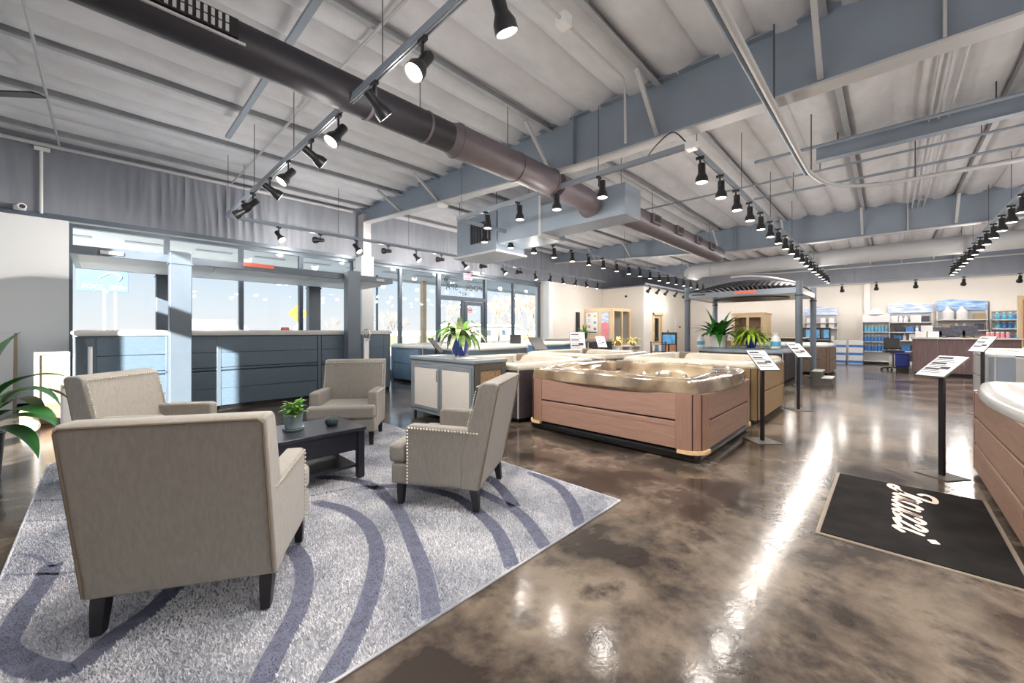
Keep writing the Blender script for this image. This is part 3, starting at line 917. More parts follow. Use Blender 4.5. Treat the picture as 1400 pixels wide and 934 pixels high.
MB().cyl((0, 0, 0), (0, 0, 3.2), .05, n=8).build('post', M['steel_lt'], t)
MB().prismy([(-.75, 2.95), (0, 2.2), (.75, 2.95), (0, 3.7)], -.1, -.05).build('diamond_board', M['yellow'], t)
MB().box(-.3, -.09, 1.4, .3, -.05, 2.0).build('plate', M['steel_lt'], t)
t = thing('flat_roof_building', 'small white flat-roofed building far outside the entrance', 'building', (46, 52, -.2))
MB().box(-6, -3, 0, 6, 3, 2.4).build('wall', M['concrete'], t)
MB().box(-6.5, -3.5, 2.4, 6.5, 3.5, 2.7).build('roof', M['white'], t)
for x in (-4, -1, 2.5):
    MB().box(x, -3.05, .8, x + 1.3, -3.0, 1.8).build('window', M['frame'], t)
t = thing('utility_box', 'white utility cabinet standing on the grass outside', 'utility box', (13.9, 22.5, -.2))
MB().box(-.35, -.3, 0, .35, .3, 1.2).build('cabinet', M['white'], t, bevel=.02)
MB().box(-.4, -.35, 1.2, .4, .35, 1.26).build('lid', M['concrete'], t)
t = thing('parked_van', 'white box van parked on the road outside', 'van', (5.3, 34, -.15), R(8))
MB().box(-1.6, -1, .5, 1.1, 1, 2.3).build('cargo_box', M['white'], t, bevel=.04)
MB().prismy([(1.12, .5), (2.2, .5), (2.2, 1.1), (1.75, 1.9), (1.12, 1.9)], -.95, .95).build('cab', M['steel_lt'], t, bevel=.03)
for x in (-1, 1.6):
    for yy in (-1, .8):
        MB().cyl((x, yy, .35), (x, yy + .2, .35), .35, n=16).build('wheel', M['black'], t, smooth=True)
struct(MB().box(-60, 120, -.2, 200, 122, 1.4).build('far_field_bank', M['steel_lt']))

def bare_tree(seed, h, label, loc, spread=.5):
    rnd = random.Random(seed)
    t = thing('bare_tree', label, 'tree', loc, 0, 'bare trees outside')
    trunk = MB(); br = MB()
    def grow(p, d, l, r, lev):
        q = p + d * l
        (trunk if lev == 0 else br).cyl(p, q, r, r * .62, n=5 if lev < 2 else 3, caps=False)
        if lev >= 4: return
        for k in range(3 if lev < 3 else 4):
            nd = (d + Vector((rnd.gauss(0, spread), rnd.gauss(0, spread), rnd.uniform(.0, .5)))).normalized()
            grow(p + d * l * rnd.uniform(.6, 1), nd, l * rnd.uniform(.55, .8), r * .55, lev + 1)
    grow(Vector((0, 0, 0)), Vector((0, 0, 1)), h * .33, h * .016, 0)
    trunk.build('trunk', M['bark'], t); br.build('branches', M['bark'], t)
for k, (px, dist, h) in enumerate([(450, 60, 5), (425, 80, 6), (530, 42, 5), (538, 46, 4.5), (545, 52, 5), (612, 60, 8), (622, 48, 6), (672, 44, 7), (682, 50, 8.5), (692, 42, 7), (700, 55, 9), (714, 40, 7), (722, 46, 8), (730, 38, 7.5), (736, 50, 9)]):
    a = (px - CX) / F
    bare_tree(50 + k, h, 'leafless tan tree beyond the road outside, %s' % ('seen over the swim spa rim' if px < 500 else 'seen beside the white boxed column' if px < 560 else 'seen through the entrance door glass' if px < 640 else 'seen in the window next to the entrance door' if px < 702 else 'seen in the last window before the cream wall'), ((.692 * a + .722) * dist, (-.722 * a + .692) * dist, -.2))

# ================================================================== RUG
RX0, RX1, RY0, RY1 = -.38, 2.83, 1.53, 6.1
thick = [
    [(516, 670), (544, 700), (563, 741), (579, 782), (586, 815), (590, 850)],
    [(434, 690), (472, 700), (500, 719), (514, 747), (514, 782), (502, 829), (484, 873), (462, 914), (448, 940)],
    [(399, 750), (413, 772), (416, 797), (410, 829), (398, 857), (377, 895), (355, 940)],
    [(500, 669), (545, 667), (582, 671), (620, 681), (647, 698), (671, 719), (687, 742), (700, 778)],
    [(652, 673), (678, 686), (701, 698), (722, 717), (746, 752)],
    [(666, 655), (682, 667), (694, 681), (704, 695)],
    [(727, 649), (753, 661), (770, 674), (784, 695), (793, 722)],
    [(71, 775), (57, 804), (35, 832), (16, 867), (4, 890), (22, 908), (60, 921), (101, 918), (157, 873), (189, 851), (214, 832), (242, 804), (275, 770)],
    [(440, 655), (470, 657), (500, 663), (516, 670)],
]
thin = [
    [(424, 681), (462, 673), (500, 667), (520, 668)],
    [(8, 770), (28, 761), (63, 772), (72, 778)],
    [(-4, 791), (57, 788), (101, 786), (200, 770)],
    [(20, 716), (87, 714), (160, 708)],
    [(40, 687), (100, 686)], [(50, 672), (100, 670)], [(58, 655), (100, 653)],
]
def to_xy(lines):
    segs = []
    for l in lines:
        p = [Vector((*px_floor(*q), 0)) for q in l]
        c = catmull(p, 5)
        segs += [(c[i].x, c[i].y, c[i + 1].x, c[i + 1].y) for i in range(len(c) - 1)]
    return np.array(segs)
SEG_T, SEG_N = to_xy(thick), to_xy(thin)
def seg_dist(P, S):
    best = np.full(len(P), 9.0)
    for x0, y0, x1, y1 in S:
        d = np.array([x1 - x0, y1 - y0]); L = max(d @ d, 1e-9)
        t = np.clip(((P[:, 0] - x0) * d[0] + (P[:, 1] - y0) * d[1]) / L, 0, 1)
        q = np.hypot(P[:, 0] - x0 - t * d[0], P[:, 1] - y0 - t * d[1])
        best = np.minimum(best, q)
    return best
M['pile'] = mat('light_grey_shag_pile', (244, 244, 248), 0.95, col2=(176, 182, 194), scale=2.2, detail=7, lo=.32, hi=.62)
M['groove'] = mat('slate_flat_pile', (100, 104, 124), 0.95, var=0.15, scale=20)
M['rugback'] = mat('rug_backing', (150, 152, 160), 0.95, var=0.2, scale=30)
rug = thing('area_rug', 'light grey shag rug with carved slate curves under the armchairs', 'rug', (0, 0, 0))
MB().box(RX0, RY0, .0, RX1, RY1, .012).build('rug_backing', M['rugback'], rug)
MB().tube([(RX0, RY0, .012), (RX1, RY0, .012), (RX1, RY1, .012), (RX0, RY1, .012)], .008, 6, closed=True).build('bound_edge', M['pile'], rug)
rng = np.random.default_rng(5)
N = 300000
P = np.stack([rng.uniform(RX0, RX1, N), rng.uniform(RY0, RY1, N)], 1)
dt = seg_dist(P, SEG_T); dn = seg_dist(P, SEG_N)
def strands(sel, name, m, h, w, lean):
    p = P[sel]; k = len(p)
    ang = rng.uniform(0, 2 * PI, k); la = rng.uniform(0, 2 * PI, k)
    hh = h * rng.uniform(.75, 1.15, k); ww = w * rng.uniform(.7, 1.3, k)
    co = np.zeros((k, 3, 3))
    co[:, 0, 0] = p[:, 0] - np.cos(ang) * ww; co[:, 0, 1] = p[:, 1] - np.sin(ang) * ww; co[:, 0, 2] = .010
    co[:, 1, 0] = p[:, 0] + np.cos(ang) * ww; co[:, 1, 1] = p[:, 1] + np.sin(ang) * ww; co[:, 1, 2] = .010
    co[:, 2, 0] = p[:, 0] + np.cos(la) * lean; co[:, 2, 1] = p[:, 1] + np.sin(la) * lean; co[:, 2, 2] = .010 + hh
    me = bpy.data.meshes.new(name)
    me.vertices.add(3 * k); me.loops.add(3 * k); me.polygons.add(k)
    me.vertices.foreach_set('co', co.ravel())
    me.loops.foreach_set('vertex_index', np.arange(3 * k))
    me.polygons.foreach_set('loop_start', np.arange(0, 3 * k, 3))
    me.update(); me.validate()
    me.materials.append(m)
    o = bpy.data.objects.new(name, me); COL.objects.link(o); o.parent = rug
    o['kind'] = 'stuff'
    return o
isg = dt < .043
isn = (dn < .012) & ~isg
for lines, hw in ((thick, .046), (thin, .012)):
    for l in lines:
        c = catmull([Vector((*px_floor(*q), 0)) for q in l], 6)
        m = MB()
        for k, p in enumerate(c):
            d = (c[min(k + 1, len(c) - 1)] - c[max(k - 1, 0)]).normalized()
            nn = Vector((-d.y, d.x, 0)) * hw
            for q in (p - nn, p + nn):
                m.v.append((min(max(q.x, RX0), RX1), min(max(q.y, RY0), RY1), .0128))
        for k in range(len(c) - 1):
            a = 2 * k
            m.f.append((a, a + 1, a + 3, a + 2))
        m.build('carved_line', M['groove'], rug)
strands((dt > .05) & ~isn, 'shag_pile', M['pile'], .016, .0045, .010)
strands(isg, 'carved_line_pile', M['groove'], .007, .004, .006)['label'] = 'slate carved curve lines of the rug'

# ================================================================== ARMCHAIRS
def make_armchair(label, loc, rz):
    t = thing('armchair', label, 'armchair', loc, rz)
    W2 = .375
    MB().prismx([(-.335, .18), (-.49, .955), (-.465, .972), (-.38, .972), (-.345, .95), (-.20, .42), (-.20, .18)], -W2, W2).build('backrest', M['fabric'], t, bevel=.014, seg=3)
    MB().box(-W2 + .005, -.30, .18, W2 - .005, .36, .335).build('seat_rail', M['fabric'], t, bevel=.02, seg=3)
    MB().prism([(-.272, -.2), (.272, -.2), (.272, .245), (.37, .245), (.37, .385), (-.37, .385), (-.37, .245), (-.272, .245)], .335, .485).build('seat_cushion', M['fabric'], t, bevel=.035, seg=4)
    for s in (-1, 1):
        x0, x1 = (.275, W2) if s > 0 else (-W2, -.275)
        MB().prismx([(-.25, .19), (-.27, .62), (-.22, .625), (.20, .635), (.24, .62), (.24, .19)], x0 - (.004 if s > 0 else -.004), x1 - (.004 if s > 0 else -.004)).build('arm', M['fabric'], t, bevel=.018, seg=3)
    nl = MB()
    def nail(p, d):
        p = Vector(p); d = Vector(d)
        nl.cyl(p, p + d * .006, .0095, .004, n=6)
    for s in (-1, 1):
        x = s * (W2 - .001)
        for k in range(23):
            nail((x, -.33 + k * .0245, .598 + .0007 * k), (s, 0, 0))
        for k in range(17):
            nail((x, .222, .20 + k * .0245), (s, 0, 0))
        for k in range(14):
            yy = -.345 + .1 * (1 - k / 13); zz = .64 + .02 * k
            q = (zz - .42) / .53
            nail((s * (W2 - .018), -.20 - .13 * q + .002, zz), (0, .97, .24))
    for k in range(28):
        nail((-.352 + k * .026, -.327, .936), (0, .97, .24))
    tag(nl.build('nailhead_trim', M['nail'], t), kind='stuff')
    pp = MB()
    pp.tube([(-W2 + .012, -.345, .2), (-W2 + .012, -.488, .94), (-W2 + .03, -.494, .958), (W2 - .03, -.494, .958), (W2 - .012, -.488, .94), (W2 - .012, -.345, .2)], .006, 6)
    pp.build('piping', M['piping'], t)
    for s in (-1, 1):
        for yy, splay in ((-.29, -.025), (.29, .012)):
            m = MB()
            x = s * .325
            a, b = .028, .02
            if splay < 0:
                c = [(0, .18, a), (-.012, .10, a * .95), (splay, 0, b)]
            else:
                c = [(0, .18, a), (.004, .09, a * .9), (splay * .5, 0, b)]
            for (dy, z, r) in c:
                m.v += [(x - r, yy + dy - r, z), (x + r, yy + dy - r, z), (x + r, yy + dy + r, z), (x - r, yy + dy + r, z)]
            for k in range(2):
                for i in range(4):
                    m.f.append((4 * k + i, 4 * k + (i + 1) % 4, 4 * k + 4 + (i + 1) % 4, 4 * k + 4 + i))
            m.f += [(3, 2, 1, 0), (8, 9, 10, 11)]
            m.build('leg', M['leg'], t)
    for c in kids(t):
        if not c.name.startswith('leg'):
            c.location.z -= .02
    return t
CH = make_armchair('taupe armchair with its back turned, on the rug corner beside the table', (.43, 2.60, .026), R(-31))
dup(CH, (2.03, 2.63, .026), (0, 0, R(31)), 'taupe nailhead armchair seen from its side, nearest the whitewashed cabinet doors and bare floor')
dup(CH, (2.10, 4.80, .026), (0, 0, R(143)), 'taupe armchair facing the coffee table in front of the tether pole')
dup(CH, (.39, 4.83, .026), (0, 0, R(-132)), 'taupe armchair nearest the white wall, facing the coffee table')

# ================================================================== COFFEE TABLE
t = thing('coffee_table', 'dark espresso coffee table with lower shelf on the grey rug', 'table', (1.14, 3.76, .026))
MB().box(-.53, -.32, .425, .53, .31, .455).build('table_top', M['table'], t, bevel=.006)
MB().box(-.49, -.285, .25, .49, .28, .425).build('apron', M['table'], t, bevel=.004)
for sx in (-1, 1):
    for sy in (-1, 1):
        MB().box(sx * .49 - .03, sy * .275 - .03, 0, sx * .49 + .03, sy * .275 + .03, .43).build('leg', M['table'], t, bevel=.004)
MB().box(-.47, -.26, .09, .47, .25, .115).build('shelf', M['table'], t, bevel=.003)
MB().box(-.2, -.289, .27, .2, -.284, .40).build('drawer_front', M['table'], t, bevel=.003)
text_off = None

def leaf_blade(m, base, direction, length, width, droop, n=6, curl=.0, fold=.12):
    """one leaf: an arc that leaves base along direction and bends down, with a folded midrib"""
    d = Vector(direction).normalized()
    side = d.cross(Vector((0, 0, 1)))
    side = side.normalized() if side.length > .05 else Vector((1, 0, 0))
    p = Vector(base)
    step = length / n
    vs, fs = [], []
    for k in range(n + 1):
        s = k / n
        w = width * math.sin(PI * min(1, .08 + .92 * s) ** .8) * (1 - .15 * s) if k < n else 0.0008
        up = side.cross(d).normalized()
        vs += [p - side * w * .5 + up * w * fold, p, p + side * w * .5 + up * w * fold]
        p = p + d * step
        d = (d + Vector((0, 0, -droop * step / length * 1.6))).normalized()
    for k in range(n):
        a = 3 * k
        fs += [(a, a + 1, a + 4, a + 3), (a + 1, a + 2, a + 5, a + 4)]
    m.add(vs, fs)

def leaf_mesh_obj(parent, name, m, *args, **kw):
    mb = MB()
    leaf_blade(mb, *args, **kw)
    return mb.build(name, m, parent, smooth=True)

def pot(parent, r, h, m, name='pot', taper=.78, foot=0, soil=True):
    MB().lathe([(r * taper * .9, foot), (r * taper, foot + .006), (r * .98, h - .02), (r, h - .015), (r, h), (r * .92, h), (r * .88, h - .03), (.002, h - .03)], 24).build(name, m, parent, smooth=True)
    if soil:
        MB().cyl((0, 0, h - .03), (0, 0, h - .02), r * .86, n=18).build('soil', M['soil'], parent)

t = thing('potted_succulent', 'small leafy green plant in a grey-teal pot on the coffee table', 'plant', (1.17, 3.80, .481))
pot(t, .078, .145, M['teal'], taper=.86, foot=.012)
MB().lathe([(.07, 0), (.085, .004), (.088, .018), (.07, .014)], 24).build('saucer', M['teal'], t, smooth=True)
rnd = random.Random(3)
for k in range(110):
    a = rnd.uniform(0, 2 * PI); e = rnd.uniform(.1, 1.4)
    st_ = Vector((math.cos(a) * rnd.uniform(0, .075), math.sin(a) * rnd.uniform(0, .075), .13))
    leaf_mesh_obj(t, 'leaf', M['leaf2'], st_ + Vector((0, 0, rnd.uniform(0, .10))), (math.cos(a) * math.cos(e), math.sin(a) * math.cos(e), math.sin(e)), rnd.uniform(.04, .075), rnd.uniform(.028, .045), .9, 4)
t = thing('glass_candle', 'squat dark teal glass candle bowl on the coffee table', 'candle', (1.47, 3.72, .481))
MB().lathe([(.035, 0), (.052, .012), (.06, .035), (.054, .06), (.046, .066), (.04, .062), (.046, .04), (.002, .03)], 24).build('bowl', M['tealdk'], t, smooth=True)
MB().cyl((0, 0, .03), (0, 0, .045), .042, n=18).build('wax', M['paper'], t)

# ================================================================== ENTRANCE MAT
t = thing('entrance_mat', 'charcoal entrance mat with cream script lettering beside the right hand tub', 'mat', (0, 0, 0))
MB().box(3.30, -.56, .0, 4.84, .355, .006).build('rubber_edge', M['mate'], t)
MB().box(3.325, -.535, .006, 4.815, .33, .012).build('mat_carpet', M['matc'], t)
strokes = [
    ([(.26, .50), (.12, .60), (.16, .76), (.36, .80), (.52, .74), (.46, .46), (.36, .16), (.20, -.06), (.02, -.06), (.02, .06), (.22, .10), (.48, .20)], .058),
    ([(.80, .42), (.68, .50), (.57, .36), (.54, .14), (.63, .02), (.76, .18), (.84, .46), (.80, .12), (.88, .02), (1.0, .16)], .050),
    ([(1.22, .40), (1.14, .50), (1.02, .36), (1.0, .12), (1.10, .0), (1.28, .16)], .050),
    ([(1.34, .48), (1.30, .16), (1.37, .0), (1.52, .18), (1.62, .48), (1.58, .12), (1.65, .0), (1.76, .14)], .050),
    ([(1.76, .36), (1.86, .50), (2.00, .44), (1.88, .22), (1.76, .03), (1.90, .04), (2.08, .10)], .050),
    ([(2.12, .36), (2.22, .50), (2.36, .44), (2.24, .22), (2.12, .03), (2.26, .04), (2.44, .10)], .050),
    ([(2.54, .48), (2.49, .14), (2.56, .0), (2.70, .16)], .050),
    ([(2.62, .56), (2.68, .60), (2.74, .63)], .075),
]
lg = MB()
S = .39
cx_, cy_ = 4.76, -.10
for pl, w in strokes:
    c = catmull([Vector((x, y_, 0)) for x, y_ in pl], 6)
    sh = [Vector((p.x + .28 * p.y, p.y, 0)) for p in c]
    vs, fs = [], []
    for k, p in enumerate(sh):
        d = (sh[min(k + 1, len(sh) - 1)] - sh[max(k - 1, 0)]).normalized()
        nrm = Vector((-d.y, d.x, 0)) * w * (1.0 if 0 < k < len(sh) - 1 else .6)
        for q in (p - nrm, p + nrm):
            vs.append((cx_ - q.x * S, cy_ + .07 - q.y * S * .76, .0135))
    for k in range(len(sh) - 1):
        a = 2 * k
        fs.append((a, a + 1, a + 3, a + 2))
    lg.add(vs, fs)
lo = lg.build('script_lettering', M['logo'], t)

# ================================================================== HOT TUBS
def sq_ring(a, b, m, z, n, q=.16, fz=None):
    out = []
    for i in range(n):
        th = 2 * PI * i / n
        c, s = math.cos(th), math.sin(th)
        k = max(abs(c), abs(s))
        u, v = c / k, s / k
        x = a * m * u * math.sqrt(1 - q * v * v * m * m)
        y = b * m * v * math.sqrt(1 - q * u * u * m * m)
        out.append((x, y, z + (fz(th, m) if fz else 0)))
    return out

def make_tub(name, label, x0, y0, x1, y1, h, pm, post_m, shell_m, base_h=.07, boards=2, side_m=None, foam=False, overhang=.035, lip=.085, wave=.0, jets=True, pillows=3, cr=.26, strip=None, group=None):
    cx, cy = (x0 + x1) / 2, (y0 + y1) / 2
    a, b = (x1 - x0) / 2, (y1 - y0) / 2
    t = thing(name, label, 'hot tub', (cx, cy, 0), 0, group)
    MB().box(-a + (.03 if foam else .07), -b + (.03 if foam else .07), 0, a - (.03 if foam else .07), b - (.03 if foam else .07), base_h + .0).build('base', M['base'], t, bevel=.05, seg=3)
    zt = h - lip
    # side panels, each board proud of a recessed joint
    for sd in range(4):
        L = (b if sd % 2 == 0 else a) - cr
        dd = (a if sd % 2 == 0 else b)
        mm = pm if sd % 2 == 0 else (side_m or pm)
        back = MB()
        zz = np.linspace(base_h, zt, boards + 1)
        ang = (PI, -PI / 2, 0, PI / 2)[sd]
        Mt = Matrix.Rotation(ang, 3, 'Z')
        mid = (base_h + zt) / 2
        back.obox(Mt @ Vector((dd - .05, 0, mid)), (.03, 2 * L + .02, zt - base_h), Mt)
        back.build('panel_backing', M['base'] if not strip else mm, t)
        for k in range(boards):
            z0_, z1_ = zz[k] + (.0 if k == 0 else .012), zz[k + 1] - .006
            bd = MB().obox(Mt @ Vector((dd - .022, 0, (z0_ + z1_) / 2)), (.03, 2 * L, z1_ - z0_), Mt)
            bo = bd.build('panel', mm, t, bevel=.006)
            # fine scored line and shadow step on every board
            MB().obox(Mt @ Vector((dd - .008, 0, z0_ + (z1_ - z0_) * .42)), (.006, 2 * L - .01, .006), Mt).build('scored_bead', mm, bo)
            if k < boards - 1:
                MB().obox(Mt @ Vector((dd - .012, 0, z1_ - .03)), (.02, 2 * L, .045), Mt).build('moulding', mm, bo)
    for sx in (-1, 1):
        for sy in (-1, 1):
            pts = []
            r = cr * .72
            ox, oy = a - .005 - r, b - .005 - r
            for k in range(9):
                th = PI / 2 * k / 8
                pts.append((ox + r * math.cos(th), oy + r * math.sin(th)))
            pts = [(a - .005, b - cr)] + pts + [(a - cr, b - .005), (a - cr, b - cr)]
            m = MB().prism([(sx * x, sy * y) for x, y in pts], base_h - .0, zt)
            c = m.build('corner_post', post_m, t, smooth=True)
            if strip:
                xx, yy = ox + r * .707, oy + r * .707
                MB().cyl((sx * (xx + .004), sy * (yy + .004), base_h), (sx * (xx + .004), sy * (yy + .004), zt), .012, n=8).build('corner_strip', strip, c)
            else:
                g = MB()
                for th in (R(30), R(60)):
                    g.cyl((sx * (ox + r * math.cos(th)), sy * (oy + r * math.sin(th)), base_h), (sx * (ox + r * math.cos(th)), sy * (oy + r * math.sin(th)), zt), .006, n=6)
                g.build('reveal', M['base'], c)
            if foam:
                MB().prism([(sx * (x + .02), sy * (y + .02)) for x, y in pts], base_h - .035, base_h).build('foam_edge', M['foam'], c)
    n = 96
    def fz(th, m):
        if m > .9: return wave * .5 * math.cos(4 * th + .6) * (1 if m < 1 else .2)
        if m > .72: return wave * math.cos(4 * th + .6)
        return .05 * math.cos(5 * th + 1) * (m / .7)
    A, B = a + overhang, b + overhang
    rings = [(.985, zt - .02), (1.0, zt), (1.0, zt + .025), (.985, h - .025), (.955, h - .005), (.90, h + .012), (.80, h + .005), (.765, h - .02), (.745, h - .10), (.70, h - .26), (.62, h - .38), (.45, h - .42), (.40, h - .46), (.35, h - .70 * min(1, h / .85)), (.02, h - .72 * min(1, h / .85))]
    mb = MB()
    for m_, z in rings:
        mb.v += sq_ring(A, B, m_, z, n, fz=fz)
    for k in range(len(rings) - 1):
        for i in range(n):
            j = (i + 1) % n
            mb.f.append((k * n + i, k * n + j, (k + 1) * n + j, (k + 1) * n + i))
    mb.f.append(tuple(range((len(rings) - 1) * n, len(rings) * n)))
    sh = mb.build('shell', shell_m, t, smooth=True)
    if jets:
        jm = MB()
        for i in range(26):
            th = 2 * PI * (i + .3) / 26
            for m_, z in ((.725, h - .16), (.68, h - .29)):
                p = Vector(sq_ring(A, B, m_, z, 4)[0])
                c, s = math.cos(th), math.sin(th); k = max(abs(c), abs(s))
                u, v = c / k, s / k
                x = A * m_ * u * math.sqrt(1 - .16 * v * v * m_ * m_); y_ = B * m_ * v * math.sqrt(1 - .16 * u * u * m_ * m_)
                zz_ = z + fz(th, m_)
                d = Vector((-x, -y_, .3)).normalized()
                jm.cyl(Vector((x, y_, zz_)) - d * .01, Vector((x, y_, zz_)) + d * .018, .028, .022, n=10)
        tag(jm.build('jets', M['chrome'], sh, smooth=True), kind='stuff')
    for i in range(pillows):
        th = (R(35), R(-40), R(140), R(215))[i % 4]
        c, s = math.cos(th), math.sin(th); k = max(abs(c), abs(s))
        x, y_ = A * .77 * c / k, B * .77 * s / k
        q = Vector((c, s, 0)).to_track_quat('Z', 'Y').to_matrix()
        Mz = Matrix.Rotation(th, 3, 'Z')
        MB().obox((x, y_, h - .05), (.07, .26, .16), Mz).build('pillow', M['pillow'], sh, bevel=.03, seg=3)
    return t

tb = make_tub('hot_tub', 'brown-panelled hot tub with a marbled bronze shell, beside the rug', 4.12, 1.34, 6.15, 3.66, .85, M['brownwood'], M['brownpost'], M['bronze'], base_h=.13, side_m=M['brownside'], foam=True, lip=.145, wave=.014, strip=None)
MB().tube([(.35, -1.13, .76), (.35, -1.12, .85), (.35, -1.02, .885), (.35, -.85, .86)], .016, 8).build('grab_handle', M['chrome'], tb, smooth=True)
hp = MB().obox((.25, .95, .85), (.62, .2, .035)).build('control_panel', M['paper'], tb, bevel=.02)
MB().obox((.25, .94, .872), (.46, .1, .008)).build('display', M['print'], hp)
make_tub('hot_tub', 'tan-panelled hot tub with a cream shell behind the brown hot tub', 6.42, 1.33, 8.55, 3.5, .90, M['tan'], M['tanpost'], M['cream_ac'], side_m=M['tan'], strip=None, pillows=2)
make_tub('hot_tub', 'espresso-panelled hot tub with cream shell and silver corner strips behind the cabinet', 4.16, 3.86, 6.3, 6.0, .86, M['darkpanel'], M['darkpanel'], M['cream_ac'], strip=M['steel_lt'], pillows=2)
make_tub('hot_tub', 'cream-shelled hot tub in the second row between espresso and gazebo tubs', 6.75, 3.95, 8.9, 6.1, .88, M['darkpanel'], M['darkpanel'], M['cream_ac'], strip=M['steel_lt'], pillows=2)
make_tub('hot_tub', 'dark grey hot tub standing inside the round-post gazebo', 12.0, 1.9, 14.15, 4.05, .86, M['darkpanel'], M['darkpanel'], M['steel'], strip=M['steel_lt'], pillows=0, jets=False)
make_tub('hot_tub', 'grey-brown hot tub with white rim beyond the gazebo', 15.35, 1.28, 17.5, 3.4, .95, M['greypanel'], M['greypanel'], M['acrylic'], pillows=0)
make_tub('hot_tub', 'steel blue hot tub by the windows beside the swim spa', 5.55, 8.35, 7.6, 10.1, 1.0, M['bluepanel'], M['slate'], M['acrylic'], pillows=0, jets=False, strip=M['steel_lt'])
make_tub('hot_tub', 'dark hot tub with white rim behind the whitewashed cabinet', 5.25, 6.35, 7.3, 8.1, 1.03, M['slate'], M['slate'], M['acrylic'], pillows=0, jets=False, strip=M['steel_lt'])
make_tub('hot_tub', 'pale blue panelled hot tub beneath the entrance door windows', 8.3, 7.0, 10.2, 9.0, 1.03, M['bluepanel'], M['bluepanel'], M['acrylic'], pillows=0, jets=False, strip=M['steel_lt'])
make_tub('hot_tub', 'dark hot tub carrying a small potted plant near the office bay', 11.2, 7.2, 13.3, 9.2, 1.05, M['darkpanel'], M['darkpanel'], M['cabdark'], pillows=0, jets=False, strip=M['steel_lt'])
make_tub('hot_tub', 'walnut-panelled hot tub with a white shell touching the entrance mat', 3.55, -2.75, 5.95, -.58, .87, M['brownside'], M['brownpost'], M['acrylic'], base_h=.05, side_m=M['brownside'], strip=None, pillows=2, boards=3)
make_tub('hot_tub', 'grey hot tub with speckled white rim between the leaning sign and desk', 10.4, -3.5, 12.6, -1.25, 1.0, M['steel_lt'], M['steel'], M['acrylic'], strip=M['steel_lt'], pillows=0)

# ================================================================== SWIM SPA AND ITS CANOPY
t = thing('swim_spa', 'long slate-panelled swim spa with white rim under the canopy by the windows', 'swim spa', (0, 0, 0))
sx0, sx1, sy0, sy1, sh_ = -.28, 4.66, 8.3, 10.05, 1.28
MB().box(sx0 + .05, sy0 + .05, 0, sx1 - .05, sy1 - .05, .07).build('base', M['base'], t)
MB().box(sx0 + .04, sy0 + .04, .07, sx1 - .04, sy1 - .04, sh_).build('inner_body', M['slate_dk'], t)
secs = [(sx0 + .22, .72), (.74, 1.36), (1.42, 3.0), (3.08, 4.44)]
for (a, b) in secs:
    for z0_, z1_ in ((.07, .36), (.366, .66), (.73, .98), (.986, sh_ - .01)):
        MB().box(a, sy0 + .005, z0_, b, sy0 + .04, z1_).build('panel', M['slate'], t, bevel=.006)
    MB().prismx([(sy0 + .04, .665), (sy0 + .03, .665), (sy0 + .0, .69), (sy0 + .0, .71), (sy0 + .03, .725), (sy0 + .04, .725)], a, b).build('moulding', M['slate'], t)
for x in (.73, 1.39, 3.04):
    MB().box(x - .03, sy0 - .0, .07, x + .03, sy0 + .04, sh_ - .01).build('trim_strip', M['slate_dk'], t, bevel=.004)
for (xa, s) in ((sx0, 1), (sx1, -1)):
    pts = [(xa + s * (.22 - .22 * math.sin(PI / 2 * k / 8)), sy0 + .22 - .22 * math.cos(PI / 2 * k / 8)) for k in range(9)] + [(xa + s * .22, sy0 + .22)]
    MB().prism(pts, .07, sh_ - .01).build('corner_post', M['slate'], t, smooth=True)
for z0_, z1_ in ((.07, .66), (.73, sh_ - .01)):
    MB().box(sx1 - .04, sy0 + .22, z0_, sx1 - .005, sy1 - .1, z1_).build('panel', M['slate'], t, bevel=.006)
    MB().box(sx0 + .005, sy0 + .22, z0_, sx0 + .04, sy1 - .1, z1_).build('panel', M['slate'], t, bevel=.006)
mb = MB()
rings = [(1.0, sh_ - .0), (1.012, sh_ + .03), (1.01, sh_ + .07), (.99, sh_ + .09), (.84, sh_ + .085), (.80, sh_ + .03), (.76, sh_ - .5), (.02, sh_ - .6)]
n = 96
for m_, z in rings:
    for (x, y_, zz) in sq_ring((sx1 - sx0) / 2 + .03, (sy1 - sy0) / 2 + .03, m_, z, n, q=.06):
        mb.v.append((x + (sx0 + sx1) / 2, y_ + (sy0 + sy1) / 2, zz))
for k in range(len(rings) - 1):
    for i in range(n):
        j = (i + 1) % n
        mb.f.append((k * n + i, k * n + j, (k + 1) * n + j, (k + 1) * n + i))
mb.f.append(tuple(range((len(rings) - 1) * n, len(rings) * n)))
mb.build('shell', M['acrylic'], t, smooth=True)
MB().cyl((-.12, sy0 - .03, .35), (-.12, sy0 - .03, 1.18), .025, n=10).build('grab_rail', M['white'], t, smooth=True)
for z in (.35, 1.18):
    MB().box(-.16, sy0 - .06, z - .05, -.08, sy0 + .08, z + .05).build('rail_bracket', M['slate_dk'], t)
MB().prismx([(8.6, sh_ + .09), (8.66, sh_ + .15), (8.72, sh_ + .09)], 2.45, 2.58).build('valve_knob', M['salmon'], t)

